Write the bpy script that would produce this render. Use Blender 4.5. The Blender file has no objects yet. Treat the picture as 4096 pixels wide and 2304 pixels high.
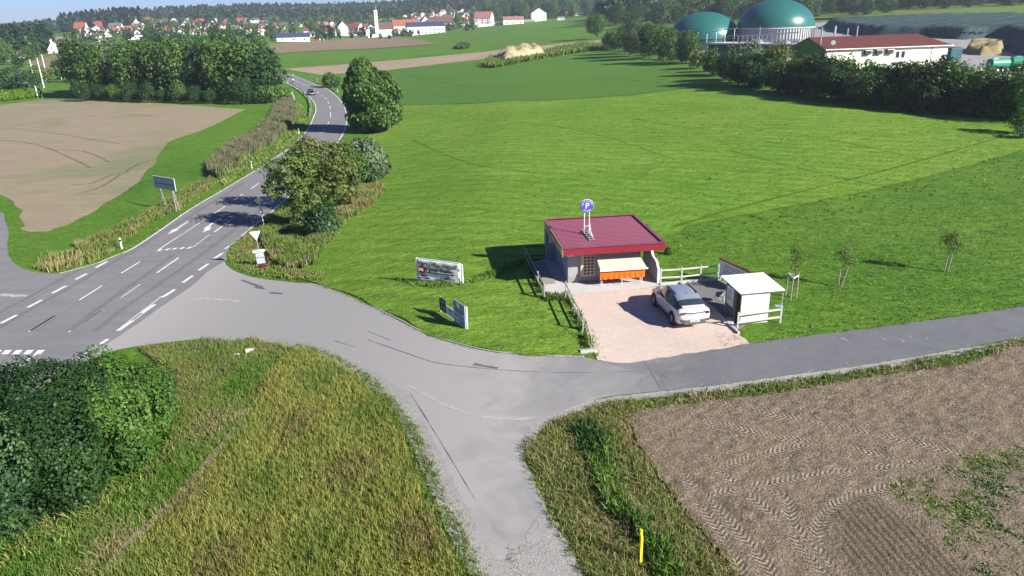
import bpy, bmesh, math, random
import numpy as np
from mathutils import Vector, Matrix
from mathutils.geometry import delaunay_2d_cdt
SC = bpy.context.scene
COL = SC.collection
R = math.radians
# ---------------------------------------------------------------- camera
F = 2900.0; PIT = math.atan(1085/2900.0); ROL = R(1.48); CZ = 19.5
cam = bpy.data.cameras.new('camera'); co = bpy.data.objects.new('camera', cam); COL.objects.link(co)
cam.sensor_width = 36; cam.lens = 36*F/4096; cam.clip_start = .5; cam.clip_end = 20000
co.matrix_world = Matrix.Translation((0, 0, CZ)) @ Matrix.Rotation(R(90)-PIT, 4, 'X') @ Matrix.Rotation(-ROL, 4, 'Z')
SC.camera = co
SC.render.resolution_x = 1024; SC.render.resolution_y = 576
# ---------------------------------------------------------------- world, sun, exposure
SUN_AZ = R(-33); SUN_EL = R(29)          # direction to the sun: angle from +x, elevation
w = bpy.data.worlds.new('World'); SC.world = w; w.use_nodes = True
nt = w.node_tree; nt.nodes.clear()
sk = nt.nodes.new('ShaderNodeTexSky'); sk.sky_type = 'NISHITA'; sk.sun_disc = False
sk.sun_elevation = SUN_EL; sk.sun_rotation = R(90)-SUN_AZ
sk.air_density = 1.; sk.dust_density = 0; sk.ozone_density = 4.; sk.altitude = 1500
bg = nt.nodes.new('ShaderNodeBackground'); bg.inputs[1].default_value = .052
wo = nt.nodes.new('ShaderNodeOutputWorld')
tn = nt.nodes.new('ShaderNodeMix'); tn.data_type = 'RGBA'; tn.blend_type = 'MULTIPLY'; tn.inputs[0].default_value = 1; tn.inputs[7].default_value = (.52, .63, .96, 1)   # clear blue air
nt.links.new(sk.outputs[0], tn.inputs[6]); nt.links.new(tn.outputs[2], bg.inputs[0]); nt.links.new(bg.outputs[0], wo.inputs[0])
sl = bpy.data.lights.new('sun', 'SUN'); sl.energy = 4.6; sl.angle = R(.5); sl.color = (1, .95, .87)
so = bpy.data.objects.new('sun', sl); COL.objects.link(so)
sd = Vector((math.cos(SUN_AZ)*math.cos(SUN_EL), math.sin(SUN_AZ)*math.cos(SUN_EL), math.sin(SUN_EL)))
so.rotation_euler = sd.to_track_quat('Z', 'Y').to_euler(); so.location = (60, -30, 80)
SC.view_settings.view_transform = 'Standard'; SC.view_settings.look = 'None'
SC.view_settings.exposure = 1.25; SC.view_settings.gamma = 1
# ---------------------------------------------------------------- terrain (height of the land, metres)
AZK = np.array([-60, -45, -36, -30, -25, -20, -10, -5, 0, 10, 20, 30, 45, 60.])
RK = np.log(np.array([30., 60, 130, 250, 450, 800, 1300, 2000, 3500]))
HT = np.array([
[0,0,0,0,1,2,3,4,4],[0,0,0,0,1,3,3,4,4],[0,0,0,0,2,4,4,5,5],[0,0,0,0,2.5,9,14,16,16],[0,0,0,0,2,12,22,29,31],[0,0,0,0,1.5,11,22,36,40],
[.3,.3,0,0,1.5,5,20,36,42],[1.4,1.4,1.2,1.4,3,7.5,27,40,44],[2.4,2.4,2.5,3,5,12,28,42,48],[2.7,2.7,3.5,5,9,17,25,38,46],[2.7,2.7,4.5,7,12,20,28,40,46],
[2.7,2.7,4.5,8,15,24,32,42,46],[2.7,2.7,4.5,9,15,24,32,42,46],[2.7,2.7,4.5,9,15,24,32,42,46]])
def _cr(p0, p1, p2, p3, t):
    m1 = (p2-p0)*.5; m2 = (p3-p1)*.5
    return (2*t**3-3*t**2+1)*p1+(t**3-2*t**2+t)*m1+(-2*t**3+3*t**2)*p2+(t**3-t**2)*m2
def hz(x, y):
    x = np.asarray(x, float); y = np.asarray(y, float)
    r = np.maximum(np.hypot(x, y), 1.); az = np.degrees(np.arctan2(x, np.maximum(y, 1e-3)))
    az = np.clip(az, -59.9, 59.9); lr = np.clip(np.log(r), RK[0], RK[-1]-1e-6)
    i = np.clip(np.searchsorted(AZK, az)-1, 0, len(AZK)-2); j = np.clip(np.searchsorted(RK, lr, side='right')-1, 0, len(RK)-2)
    t = (az-AZK[i])/(AZK[i+1]-AZK[i]); s = (lr-RK[j])/(RK[j+1]-RK[j])
    jj = [np.clip(j+k, 0, len(RK)-1) for k in (-1, 0, 1, 2)]
    rows = [_cr(*[HT[np.clip(i+k, 0, len(AZK)-1), b] for b in jj], s) for k in (-1, 0, 1, 2)]
    far = _cr(*rows, t)
    q = np.clip((x+27)/27, 0, 1); lot = 2.7*q*q*(3-2*q)
    wv = np.clip((r-55)/70, 0, 1); wv = wv*wv*(3-2*wv)
    return lot*(1-wv)+far*wv
def H(x, y): return float(hz(x, y))
# survey: a sight line over the land gives the spot on the land where a thing stands
def ray(px, py):
    u = px-2048; v = 1152-py
    a = u*math.cos(ROL)+v*math.sin(ROL); b = -u*math.sin(ROL)+v*math.cos(ROL)
    return a/F, (F*math.cos(PIT)+b*math.sin(PIT))/F, (-F*math.sin(PIT)+b*math.cos(PIT))/F
def proj(x, y, z):
    z = z-CZ; d = y*math.cos(PIT)-z*math.sin(PIT); b = y*math.sin(PIT)+z*math.cos(PIT)
    a = x/d*F; b = b/d*F
    return 2048+a*math.cos(ROL)-b*math.sin(ROL), 1152-(a*math.sin(ROL)+b*math.cos(ROL))
def P(px, py, zz=None):
    a, b, c = ray(px, py)
    if zz is not None:
        t = (zz-CZ)/c; return Vector((a*t, b*t, zz))
    f = lambda t: (CZ+c*t)-float(hz(a*t, b*t))
    ts = 8*1.02**np.arange(0, 312)
    vals = (CZ+c*ts)-hz(a*ts, b*ts)
    k = np.argmax(vals < 0)
    if vals[k] >= 0: t = 3000.; return Vector((a*t, b*t, H(a*t, b*t)))
    lo, hi = ts[max(k-1, 0)], ts[k]
    for _ in range(22):
        m = (lo+hi)/2
        if f(m) > 0: lo = m
        else: hi = m
    return Vector((a*hi, b*hi, H(a*hi, b*hi)))
def PD(px, dist):                        # spot on the land in that direction, at a plan distance
    a, b, c = ray(px, 60); k = dist/math.hypot(a, b)
    return Vector((a*k, b*k, H(a*k, b*k)))
def depth(p): return p.y*math.cos(PIT)-(p.z-CZ)*math.sin(PIT)
def rise(p, top):                        # height of a thing standing at p that reaches up to the sight line at row top
    lo, hi = 0., 90.
    for _ in range(30):
        m = (lo+hi)/2
        if proj(p.x, p.y, p.z+m)[1] > top: lo = m
        else: hi = m
    return lo
def wid(p, px): return px/F*depth(p)
# ---------------------------------------------------------------- helpers
def tag(o, label=None, cat=None, group=None, kind=None):
    if label: o['label'] = label
    if cat: o['category'] = cat
    if group: o['group'] = group
    if kind: o['kind'] = kind
    return o
def thing(name, label, cat, loc=(0, 0, 0), rz=0, group=None, sc=None):
    o = bpy.data.objects.new(name, None); COL.objects.link(o); o.location = loc; o.rotation_euler = (0, 0, rz)
    o.empty_display_size = .3
    if sc: o.scale = (sc,)*3 if not hasattr(sc, '__len__') else sc
    return tag(o, label, cat, group)
class MB:
    def __init__(s): s.v = []; s.f = []; s.m = []
    def add(s, vs, fs, m=0):
        n = len(s.v); s.v += [tuple(q) for q in vs]; s.f += [[i+n for i in f] for f in fs]; s.m += [m]*len(fs); return s
    def box(s, c, d, rz=0, rx=0, ry=0, m=0):
        M = Matrix.Translation(c) @ Matrix.Rotation(rz, 4, 'Z') @ Matrix.Rotation(ry, 4, 'Y') @ Matrix.Rotation(rx, 4, 'X')
        vs = [M @ Vector((x*d[0]/2, y*d[1]/2, z*d[2]/2)) for x in (-1, 1) for y in (-1, 1) for z in (-1, 1)]
        return s.add(vs, [(0,1,3,2),(4,6,7,5),(0,4,5,1),(2,3,7,6),(0,2,6,4),(1,5,7,3)], m)
    def cyl(s, p, q, r, r2=None, n=8, m=0):
        p = Vector(p); q = Vector(q); r2 = r if r2 is None else r2; d = q-p
        if d.length < 1e-6: return s
        u = d.orthogonal().normalized(); v = d.normalized().cross(u)
        vs = []
        for c, rr in ((p, r), (q, r2)):
            for k in range(n):
                a = 2*math.pi*k/n; vs.append(c+u*math.cos(a)*rr+v*math.sin(a)*rr)
        fs = [(k, (k+1) % n, n+(k+1) % n, n+k) for k in range(n)]+[tuple(range(n))[::-1], tuple(range(n, 2*n))]
        return s.add(vs, fs, m)
    def bar(s, p, q, w, h, m=0):
        p = Vector(p); q = Vector(q); d = (q-p).normalized(); sd = d.cross(Vector((0, 0, 1)))
        if sd.length < .01: sd = Vector((1, 0, 0))
        sd.normalize(); up = sd.cross(d)
        vs = [c+sd*a*w/2+up*b*h/2 for c in (p, q) for a, b in ((-1,-1),(1,-1),(1,1),(-1,1))]
        return s.add(vs, [(0,1,5,4),(1,2,6,5),(2,3,7,6),(3,0,4,7),(3,2,1,0),(4,5,6,7)], m)
    def prism(s, poly, z0, z1, m=0):     # poly xy, ccw
        n = len(poly); vs = [(a, b, z0) for a, b in poly]+[(a, b, z1) for a, b in poly]
        return s.add(vs, [(k, (k+1) % n, n+(k+1) % n, n+k) for k in range(n)]+[tuple(range(n))[::-1], tuple(range(n, 2*n))], m)
    def xz(s, poly, y0, y1, m=0):        # outline in x-z, thickness along y
        n = len(poly); vs = [(a, y0, b) for a, b in poly]+[(a, y1, b) for a, b in poly]
        return s.add(vs, [(k, (k+1) % n, n+(k+1) % n, n+k) for k in range(n)]+[tuple(range(n))[::-1], tuple(range(n, 2*n))], m)
    def yz(s, poly, x0, x1, m=0):
        n = len(poly); vs = [(x0, a, b) for a, b in poly]+[(x1, a, b) for a, b in poly]
        return s.add(vs, [(k, (k+1) % n, n+(k+1) % n, n+k) for k in range(n)]+[tuple(range(n))[::-1], tuple(range(n, 2*n))], m)
    def mesh(s, name, mats):
        me = bpy.data.meshes.new(name); me.from_pydata(s.v, [], s.f)
        for mt in (mats if isinstance(mats, (list, tuple)) else [mats]): me.materials.append(mt)
        me.polygons.foreach_set('material_index', s.m)
        bm = bmesh.new(); bm.from_mesh(me); bmesh.ops.recalc_face_normals(bm, faces=bm.faces); bm.to_mesh(me); bm.free()
        me.update(); return me
    def build(s, name, mats, parent=None, bevel=0, smooth=False, label=None):
        o = bpy.data.objects.new(name, s.mesh(name, mats)); COL.objects.link(o); o.parent = parent
        if bevel:
            b = o.modifiers.new('bevel', 'BEVEL'); b.width = bevel; b.segments = 2; b.limit_method = 'ANGLE'
        if smooth:
            for p_ in o.data.polygons: p_.use_smooth = True
        if label: o['label'] = label
        return o
def npmesh(name, V, Fq, mat, var=None, smooth=False):
    k = Fq.shape[1]; me = bpy.data.meshes.new(name)
    me.vertices.add(len(V)); me.vertices.foreach_set('co', V.astype(np.float32).ravel())
    me.loops.add(Fq.size); me.loops.foreach_set('vertex_index', Fq.astype(np.int32).ravel())
    me.polygons.add(len(Fq)); me.polygons.foreach_set('loop_start', np.arange(0, Fq.size, k, dtype=np.int32))
    if smooth: me.polygons.foreach_set('use_smooth', np.ones(len(Fq), bool))
    me.update(calc_edges=True); me.validate()
    if var is not None:
        a = me.attributes.new('var', 'FLOAT', 'POINT'); a.data.foreach_set('value', var.astype(np.float32))
    me.materials.append(mat); return me
def link(name, me, parent=None, loc=None):
    o = bpy.data.objects.new(name, me); COL.objects.link(o); o.parent = parent
    if loc is not None: o.location = loc
    return o
def copy_tree(o, parent=None):
    c = o.copy(); COL.objects.link(c); c.parent = parent
    for ch in list(o.children): copy_tree(ch, c)
    return c
def s2l(c): return tuple(((v/255+.055)/1.055)**2.4 if v/255 > .04045 else v/255/12.92 for v in c)
# ---------------------------------------------------------------- materials
def newmat(name):
    m = bpy.data.materials.new(name); m.use_nodes = True; m.node_tree.nodes.clear(); return m, m.node_tree
def N(nt, t, **kw):
    n = nt.nodes.new(t)
    for k, v in kw.items(): setattr(n, k, v)
    return n
def bsdf(nt, rough=.8, spec=.3, metal=0):
    b = N(nt, 'ShaderNodeBsdfPrincipled'); o = N(nt, 'ShaderNodeOutputMaterial'); nt.links.new(b.outputs[0], o.inputs[0])
    b.inputs['Roughness'].default_value = rough; b.inputs['Specular IOR Level'].default_value = spec; b.inputs['Metallic'].default_value = metal
    return b
def noise(nt, scale, detail=4, rough=.55, vec=None, dist=0):
    n = N(nt, 'ShaderNodeTexNoise'); n.inputs['Scale'].default_value = scale; n.inputs['Detail'].default_value = detail
    n.inputs['Roughness'].default_value = rough; n.inputs['Distortion'].default_value = dist
    if vec is not None: nt.links.new(vec, n.inputs['Vector'])
    return n.outputs[0]
def ramp(nt, fac, stops, interp='LINEAR'):
    r = N(nt, 'ShaderNodeValToRGB'); e = r.color_ramp.elements; r.color_ramp.interpolation = interp
    while len(e) < len(stops): e.new(.5)
    for i, (p, c) in enumerate(stops): e[i].position = p; e[i].color = (*c, 1) if len(c) == 3 else c
    nt.links.new(fac, r.inputs[0]); return r.outputs[0]
def rampv(nt, fac, a, b): return ramp(nt, fac, [(a, (0, 0, 0)), (b, (1, 1, 1))])
def mix(nt, fac, a, b, mode='MIX'):
    m = N(nt, 'ShaderNodeMix', data_type='RGBA', blend_type=mode)
    for s, v in ((m.inputs[0], fac), (m.inputs[6], a), (m.inputs[7], b)):
        if isinstance(v, (int, float)): s.default_value = v
        elif isinstance(v, tuple): s.default_value = (*v, 1)
        else: nt.links.new(v, s)
    return m.outputs[2]
def math_(nt, op, a, b=None, c=None):
    m = N(nt, 'ShaderNodeMath', operation=op)
    for i, v in enumerate((a, b, c)):
        if v is None: continue
        if isinstance(v, (int, float)): m.inputs[i].default_value = v
        else: nt.links.new(v, m.inputs[i])
    return m.outputs[0]
def coords(nt, scale=(1, 1, 1), rz=0, kind='Object'):
    t = N(nt, 'ShaderNodeTexCoord'); mp = N(nt, 'ShaderNodeMapping')
    mp.inputs['Scale'].default_value = scale; mp.inputs['Rotation'].default_value = (0, 0, rz)
    nt.links.new(t.outputs[kind], mp.inputs[0]); return mp.outputs[0]
def bump(nt, b, h, strength=.5, dist=.05):
    n = N(nt, 'ShaderNodeBump'); n.inputs['Strength'].default_value = strength; n.inputs['Distance'].default_value = dist
    nt.links.new(h, n.inputs['Height']); nt.links.new(n.outputs[0], b.inputs['Normal'])
def plain(name, col, rough=.6, spec=.4, metal=0, var=.12, scale=3., bmp=0, bscale=20):
    m, nt = newmat(name); b = bsdf(nt, rough, spec, metal); v = coords(nt)
    n = noise(nt, scale, 5, .6, v)
    c = mix(nt, n, tuple(x*(1-var) for x in col), tuple(min(1, x*(1+var)) for x in col))
    nt.links.new(c, b.inputs['Base Color'])
    if bmp: bump(nt, b, noise(nt, bscale, 4, .6, v), bmp, .02)
    return m
def ground_mat(name, big, stops, fine=(), bumps=((6., .6, .06),), rz=0, st=(1, 1, 1), tint=None, rough=.95, wob=.35):
    """big: (scale, stops) wide patches; stops: ramp over middle noise; fine: (scale, lo, hi) brightness flecks"""
    m, nt = newmat(name); b = bsdf(nt, rough, .15); v = coords(nt); vs = coords(nt, st, rz)
    c = ramp(nt, noise(nt, big[0], 5, .6, v, .5), big[1])
    c2 = ramp(nt, noise(nt, stops[0], 6, .65, vs, .3), stops[1])
    c = mix(nt, wob, c, c2)
    for sc_, lo, hi in fine:
        f = ramp(nt, noise(nt, sc_, 3, .7, vs), [(.3, (lo,)*3), (.7, (hi,)*3)])
        c = mix(nt, 1., c, f, 'MULTIPLY')
    if tint: c = tint(nt, v, c)
    nt.links.new(c, b.inputs['Base Color'])
    h = None
    for sc_, a, d in bumps:
        hh = math_(nt, 'MULTIPLY', noise(nt, sc_, 4, .65, vs), a)
        h = hh if h is None else math_(nt, 'ADD', h, hh)
    bump(nt, b, h, 1., bumps[0][2])
    return m
def leafmat(name, dark, light, trans=.25, rough=.5):
    m, nt = newmat(name); at = N(nt, 'ShaderNodeAttribute', attribute_name='var')
    c = ramp(nt, at.outputs['Fac'], [(0, dark), (.55, tuple((a+b)/2 for a, b in zip(dark, light))), (1, light)])
    d = N(nt, 'ShaderNodeBsdfPrincipled'); d.inputs['Roughness'].default_value = rough; d.inputs['Specular IOR Level'].default_value = .25
    t = N(nt, 'ShaderNodeBsdfTranslucent'); mx = N(nt, 'ShaderNodeMixShader'); mx.inputs[0].default_value = trans
    o = N(nt, 'ShaderNodeOutputMaterial')
    nt.links.new(c, d.inputs['Base Color']); nt.links.new(c, t.inputs[0])
    nt.links.new(d.outputs[0], mx.inputs[1]); nt.links.new(t.outputs[0], mx.inputs[2]); nt.links.new(mx.outputs[0], o.inputs[0])
    return m
# ================================================================ the land
def struct(name, me):
    o = link(name, me); o['kind'] = 'structure'; return o
def inside(pts, poly):
    x, y = pts[:, 0], pts[:, 1]; r = np.zeros(len(pts), bool); n = len(poly)
    for i in range(n):
        x1, y1 = poly[i]; x2, y2 = poly[(i+1) % n]
        if y1 == y2: continue
        c = ((y1 > y) != (y2 > y)) & (x < (x2-x1)*(y-y1)/(y2-y1)+x1); r ^= c
    return r
def crv(pts, n=6, closed=False):         # Catmull-Rom through plan points
    p = [np.array(q[:2], float) for q in pts]; out = []
    N_ = len(p)
    for i in range(N_ if closed else N_-1):
        g = lambda k: p[k % N_] if closed else p[min(max(k, 0), N_-1)]
        for t in np.linspace(0, 1, n, endpoint=False): out.append(_cr(g(i-1), g(i), g(i+1), g(i+2), t))
    if not closed: out.append(p[-1])
    return [tuple(q) for q in out]
def W(px): return [tuple(P(*q)[:2]) for q in px]
def sheet(name, poly, res, off, mat, wob=0, seed=1, hf=None):
    rnd = random.Random(seed); pts = []
    n = len(poly)
    for i in range(n):
        a = poly[i]; b = poly[(i+1) % n]; L = math.hypot(b[0]-a[0], b[1]-a[1]); k = max(1, int(L/res))
        for j in range(k):
            t = j/k; pts.append((a[0]+(b[0]-a[0])*t+rnd.uniform(-wob, wob), a[1]+(b[1]-a[1])*t+rnd.uniform(-wob, wob)))
    A = np.array(pts); x0, y0 = A.min(0); x1, y1 = A.max(0)
    gx, gy = np.meshgrid(np.arange(x0, x1, res), np.arange(y0, y1, res)); g = np.c_[gx.ravel(), gy.ravel()]
    rs = np.random.RandomState(seed); g = g+rs.uniform(-.2, .2, g.shape)*res
    g = g[inside(g, A)]
    vs = [Vector(p_) for p_ in pts]+[Vector(p_) for p_ in g]
    m = len(pts); ed = [(i, (i+1) % m) for i in range(m)]
    r = delaunay_2d_cdt(vs, ed, [], 1, 1e-5)
    V = np.array([(q.x, q.y) for q in r[0]]); T = np.array([t for t in r[2] if len(t) == 3])
    z = hz(V[:, 0], V[:, 1])+(off if off > .2 else off*.3)
    if hf is not None: z = z+hf(V[:, 0], V[:, 1])
    a = V[T[:, 0]]; b = V[T[:, 1]]; c = V[T[:, 2]]
    s = (b[:, 0]-a[:, 0])*(c[:, 1]-a[:, 1])-(b[:, 1]-a[:, 1])*(c[:, 0]-a[:, 0]); T[s < 0] = T[s < 0][:, ::-1]
    me = npmesh(name, np.c_[V, z], T, mat, smooth=True); return struct(name, me)
def ribbon_mesh(paths, width, off, mat, wob=0, seed=0, uvl=1.):
    """flat strips draped along plan paths, with uv across and along"""
    rnd = random.Random(seed); V = []; T = []; UV = []; off *= .3
    for pts in paths:
        q = [np.array(p_, float) for p_ in pts]; s = 0; base = len(V)
        for i, p_ in enumerate(q):
            d = q[min(i+1, len(q)-1)]-q[max(i-1, 0)]; d /= np.linalg.norm(d)+1e-9; nrm = np.array([-d[1], d[0]])
            if i: s += np.linalg.norm(p_-q[i-1])
            w_ = width*(1+rnd.uniform(-wob, wob))
            for k, e in enumerate((-.5, .5)):
                a = p_+nrm*e*w_; V.append((a[0], a[1], H(*a)+off)); UV.append((k, s*uvl))
            if i: j = base+2*i; T.append((j-2, j, j+1, j-1))
    V = np.array(V); T = np.array(T)[:, ::-1]; me = npmesh('strip', V, T, mat)
    uv = me.uv_layers.new(name='UVMap'); U = np.array(UV)[T.ravel()]; uv.data.foreach_set('uv', U.astype(np.float32).ravel())
    return me
# --- base land: one sheet to the horizon, finer near the camera
def base_land(mat):
    rr = [2.]
    while rr[-1] < 3350: rr.append(rr[-1]+max(.9, rr[-1]*.022))
    az = np.radians(np.r_[np.arange(-180, -50, 5), np.arange(-50, 50.01, .6), np.arange(55, 180.1, 5)])
    rr = np.array(rr); A, Rr = np.meshgrid(az, rr); X = Rr*np.sin(A); Y = Rr*np.cos(A); Z = hz(X, Y)
    n, m = A.shape; V = np.c_[X.ravel(), Y.ravel(), Z.ravel()]
    i = np.arange(n*m).reshape(n, m)
    Fq = np.c_[i[:-1, :-1].ravel(), i[:-1, 1:].ravel(), i[1:, 1:].ravel(), i[1:, :-1].ravel()]
    return struct('ground', npmesh('ground', V, Fq, mat, smooth=True))
G1 = (.045, .135, .010); G2 = (.115, .215, .018); G3 = (.065, .165, .013); G4 = (.16, .25, .035); G5 = (.030, .085, .010)
meadow = ground_mat('meadow_grass', (.035, [(.3, G3), (.5, G2), (.68, G1)]), (.5, [(.25, G5), (.5, G3), (.75, G4)]),
    fine=((1.6, .64, 1.3), (5., .6, 1.4)), bumps=((2.2, .5, .25), (9., .35, .25)), rz=.3, st=(1, 1.7, 1), wob=.5)
def mow_tint(nt, v, c):                  # faint mowing lines
    wv = N(nt, 'ShaderNodeTexWave', wave_type='BANDS', bands_direction='X'); wv.inputs['Scale'].default_value = .13
    wv.inputs['Distortion'].default_value = 3.; wv.inputs['Detail'].default_value = 2
    mp = N(nt, 'ShaderNodeMapping'); mp.inputs['Rotation'].default_value = (0, 0, -1.1); nt.links.new(v, mp.inputs[0]); nt.links.new(mp.outputs[0], wv.inputs[0])
    return mix(nt, .5, c, ramp(nt, wv.outputs[0], [(.2, (.82, .86, .8)), (.8, (1.15, 1.1, 1.05))]), 'MULTIPLY')
mown = ground_mat('mown_meadow', (.03, [(.3, (.085, .195, .016)), (.45, (.135, .255, .022)), (.58, (.19, .285, .035)), (.72, (.105, .225, .02))]),
    (.25, [(.25, (.065, .17, .014)), (.5, (.12, .25, .022)), (.75, (.19, .31, .05))]),
    fine=((.9, .78, 1.22), (3., .74, 1.28)), bumps=((1.3, .8, .4), (5., .5, .4)), rz=.5, st=(.7, 1.7, 1), tint=mow_tint, wob=.5)
base_land(meadow)
soil = ground_mat('brown_tilled_soil', (.06, [(.3, (.19, .14, .085)), (.7, (.26, .195, .12))]), (2., [(.3, (.12, .085, .055)), (.7, (.28, .22, .145))]),
    fine=((6., .8, 1.15),), bumps=((3., .5, .15), (12., .4, .15)))
stubble = ground_mat('stubble_field', (.03, [(.38, (.24, .205, .13)), (.5, (.28, .23, .15)), (.63, (.15, .18, .075))]), (.4, [(.3, (.22, .18, .125)), (.7, (.33, .28, .19))]),
    fine=((1.2, .86, 1.1), (9., .8, 1.15)), bumps=((1.5, .4, .1), (9., .4, .1)), rz=-.35, st=(.18, 1.6, 1))
crop = ground_mat('dark_green_crop', (.012, [(.35, (.062, .155, .019)), (.65, (.09, .19, .022))]), (.3, [(.3, (.045, .12, .015)), (.7, (.09, .18, .025))]),
    fine=((1.5, .85, 1.1),), bumps=((1.5, .5, .2),), rz=-.3, st=(.3, 1.5, 1))
beige = ground_mat('harvested_beige_field', (.02, [(.35, (.27, .21, .14)), (.65, (.33, .27, .18))]), (1., [(.3, (.24, .19, .125)), (.7, (.36, .29, .2))]), bumps=((1., .4, .1),))
maize = ground_mat('maize_field_top', (.02, [(.35, (.10, .155, .025)), (.65, (.14, .19, .04))]), (.5, [(.3, (.07, .12, .02)), (.7, (.2, .23, .07))]), bumps=((.8, 1., .6),))
concrete_g = ground_mat('yard_concrete', (.05, [(.3, (.27, .26, .25)), (.7, (.34, .33, .31))]), (2., [(.3, (.24, .23, .22)), (.7, (.36, .35, .33))]), bumps=((5., .1, .02),), rough=.85)
# --- fields beyond
X = .18
sheet('stubble_field', crv(W([(-330,700),(-330,425),(0,419),(177,399),(466,406),(700,418),(980,438)]),3)[:-1]+crv(W([(980,438),(838,508),(699,559),(643,601),(619,650),(550,729),(456,794),(345,860),(261,902),(200,922),(154,929),(107,925),(93,902),(79,846),(47,808),(0,776),(-120,730),(-330,700)]),3)[:-1], 2.5, .05, stubble, wob=.25)
sheet('dark_crop_field', W([(1450,300),(1545,285),(1740,262),(1922,242),(1985,270),(2060,262),(2200,235),(2394,192),(2480,198),(2600,220),(2750,250),(2870,300),(2880,340),(2700,358),(2541,380),(2200,402),(1885,414),(1596,420),(1500,400)]), 6, X, crop, wob=.5)
sheet('mown_field', W([(1596,422),(1885,416),(2200,404),(2541,382),(2700,360),(2900,340),(3100,390),(3500,440),(4096,490),(4400,500),(4400,560),(4096,600),(3600,735),(3150,830),(2750,905),(2560,1000),(2300,1045),(2128,1040),(2188,1198),(2268,1200),(2300,1290),(2337,1426),(2130,1419),(1987,1406),(1860,1380),(1717,1338),(1606,1282),(1495,1226),(1383,1174),(1272,1133),(1180,1100),(1270,1020),(1270,960),(1340,880),(1420,800),(1400,700),(1470,560),(1500,450)]), 1.8, .2, mown, wob=.2)
sheet('harvested_field', W([(1130,276),(1363,259),(1494,248),(1740,226),(1992,201),(2200,179),(2402,160),(2394,183),(2200,203),(1922,238),(1545,281),(1363,295),(1280,300),(1186,285)]), 8, X, beige, wob=.5)
sheet('tilled_field', W([(1072,180),(1265,164),(1419,152),(1605,149),(1700,165),(1745,177),(1559,191),(1300,203),(1098,215),(1080,200)]), 12, .25, soil, wob=.5)
sheet('maize_field', W([(3240,82),(3240,72),(3600,38),(3900,10),(4096,-6),(4300,-10),(4300,70),(4096,68),(3700,72),(3500,70)]), 8, .9, maize)
sheet('yard', W([(2700,215),(2830,190),(3230,92),(3500,76),(4050,74),(4300,110),(4300,330),(4020,330),(3840,310),(3300,240),(3100,250),(2900,232)]), 5, .08, concrete_g)
sheet('hill_crop_field', W([(150,147),(160,123),(255,113),(330,133),(350,140),(250,144)]), 12, .5, crop)
sheet('hill_harvested_field', W([(165,175),(150,150),(260,146),(370,140),(375,155),(300,165),(200,200)]), 12, .5, beige)
sheet('chapel_tilled_field', W([(100,257),(180,230),(255,212),(330,210),(330,300),(250,290),(130,262)]), 8, .25, soil)
for k, q in enumerate([[(1335,65),(1420,52),(1500,50),(1500,62),(1420,72),(1340,72)],[(1410,78),(1500,63),(1640,55),(1660,52),(1640,75),(1500,90),(1430,88)],[(1075,78),(1120,65),(1130,80),(1080,88)]]):
    sheet('hill_pasture', W(q), 20, 1.2, mown)
# --- foreground fields
def clod(x, y):                          # ploughed clods, a few centimetres
    rs = np.sin(x*3.1+np.sin(y*2.3)*1.3)*np.sin(y*3.7+np.sin(x*1.9)*1.7); return .028*rs+.026*np.sin(x*7.3+1.3*np.sin(y*6.1))*np.sin(y*8.7)
def rutm(nt, v, c):
    return mix(nt, ramp(nt, noise(nt, .5, 3, .5, v), [(.42, (0, 0, 0)), (.62, (.5, .5, .5))]), c, (.30, .235, .16))
Z4 = lambda *q: [(2400+x/1.3125, 1200+y/1.3125) for x, y in q]
TT = [crv(W(Z4(*q)), 10) for q in [((540,515),(700,560),(900,605),(1150,650),(1400,705),(1650,755),(1900,820),(2226,900),(2500,970)),((480,630),(650,665),(900,720),(1150,755),(1300,780),(1500,830),(1800,890),(2000,960),(2260,1030),(2500,1090)),
    ((1290,765),(1100,770),(900,805),(720,860),(640,900)),((1700,870),(1450,895),(1200,915),(950,960),(720,1000),(600,1030)),((1650,960),(1450,1005),(1250,1075),(1150,1180),(1130,1280)),
    ((560,820),(690,960),(830,1070),(970,1190),(1060,1300),(1180,1449),(1260,1560)),((500,980),(640,1130),(760,1260),(860,1380),(930,1500)),((740,985),(950,1030),(1010,1180),(1110,1290),(1230,1420)),((430,900),(520,1060),(640,1240),(720,1400),(760,1500))]]
DS = [Vector(P(3350,1985)[:2]), Vector(P(3640,2330)[:2])]; DL = np.array(W([(3291,2045),(3482,1975),(3657,2076),(3916,2304),(4040,2440),(3420,2440),(3330,2200)]))
def press(x, y):
    """distance across / along the nearest tyre track, and how far inside the drilled strip"""
    n = len(x); best = np.full(n, 9.); al = np.zeros(n); p = np.c_[x, y]
    for t in TT:
        s_ = 0
        for a, b_ in zip(t[:-1], t[1:]):
            a = np.array(a); b_ = np.array(b_); d = b_-a; L = np.linalg.norm(d)
            if L < 1e-6: continue
            d /= L; q = p-a; k = q@d; c = q@np.array([-d[1], d[0]]); m = (k > -.05) & (k < L+.05) & (np.abs(c) < np.abs(best)); best[m] = c[m]; al[m] = s_+k[m]; s_ += L
    u = np.array(DS[1]-DS[0]); u /= np.linalg.norm(u); ru = (p-np.array(DS[0]))@np.array([-u[1], u[0]])
    dd = np.full(n, 9.)
    for i in range(len(DL)):
        a = DL[i]; b_ = DL[(i+1) % len(DL)]; t = (((p-a)@(b_-a))/((b_-a)@(b_-a))).clip(0, 1); dd = np.minimum(dd, np.linalg.norm(p-a-t[:, None]*(b_-a), axis=1))
    return best, al, ru, np.where(inside(p, DL), dd, -dd)
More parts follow.
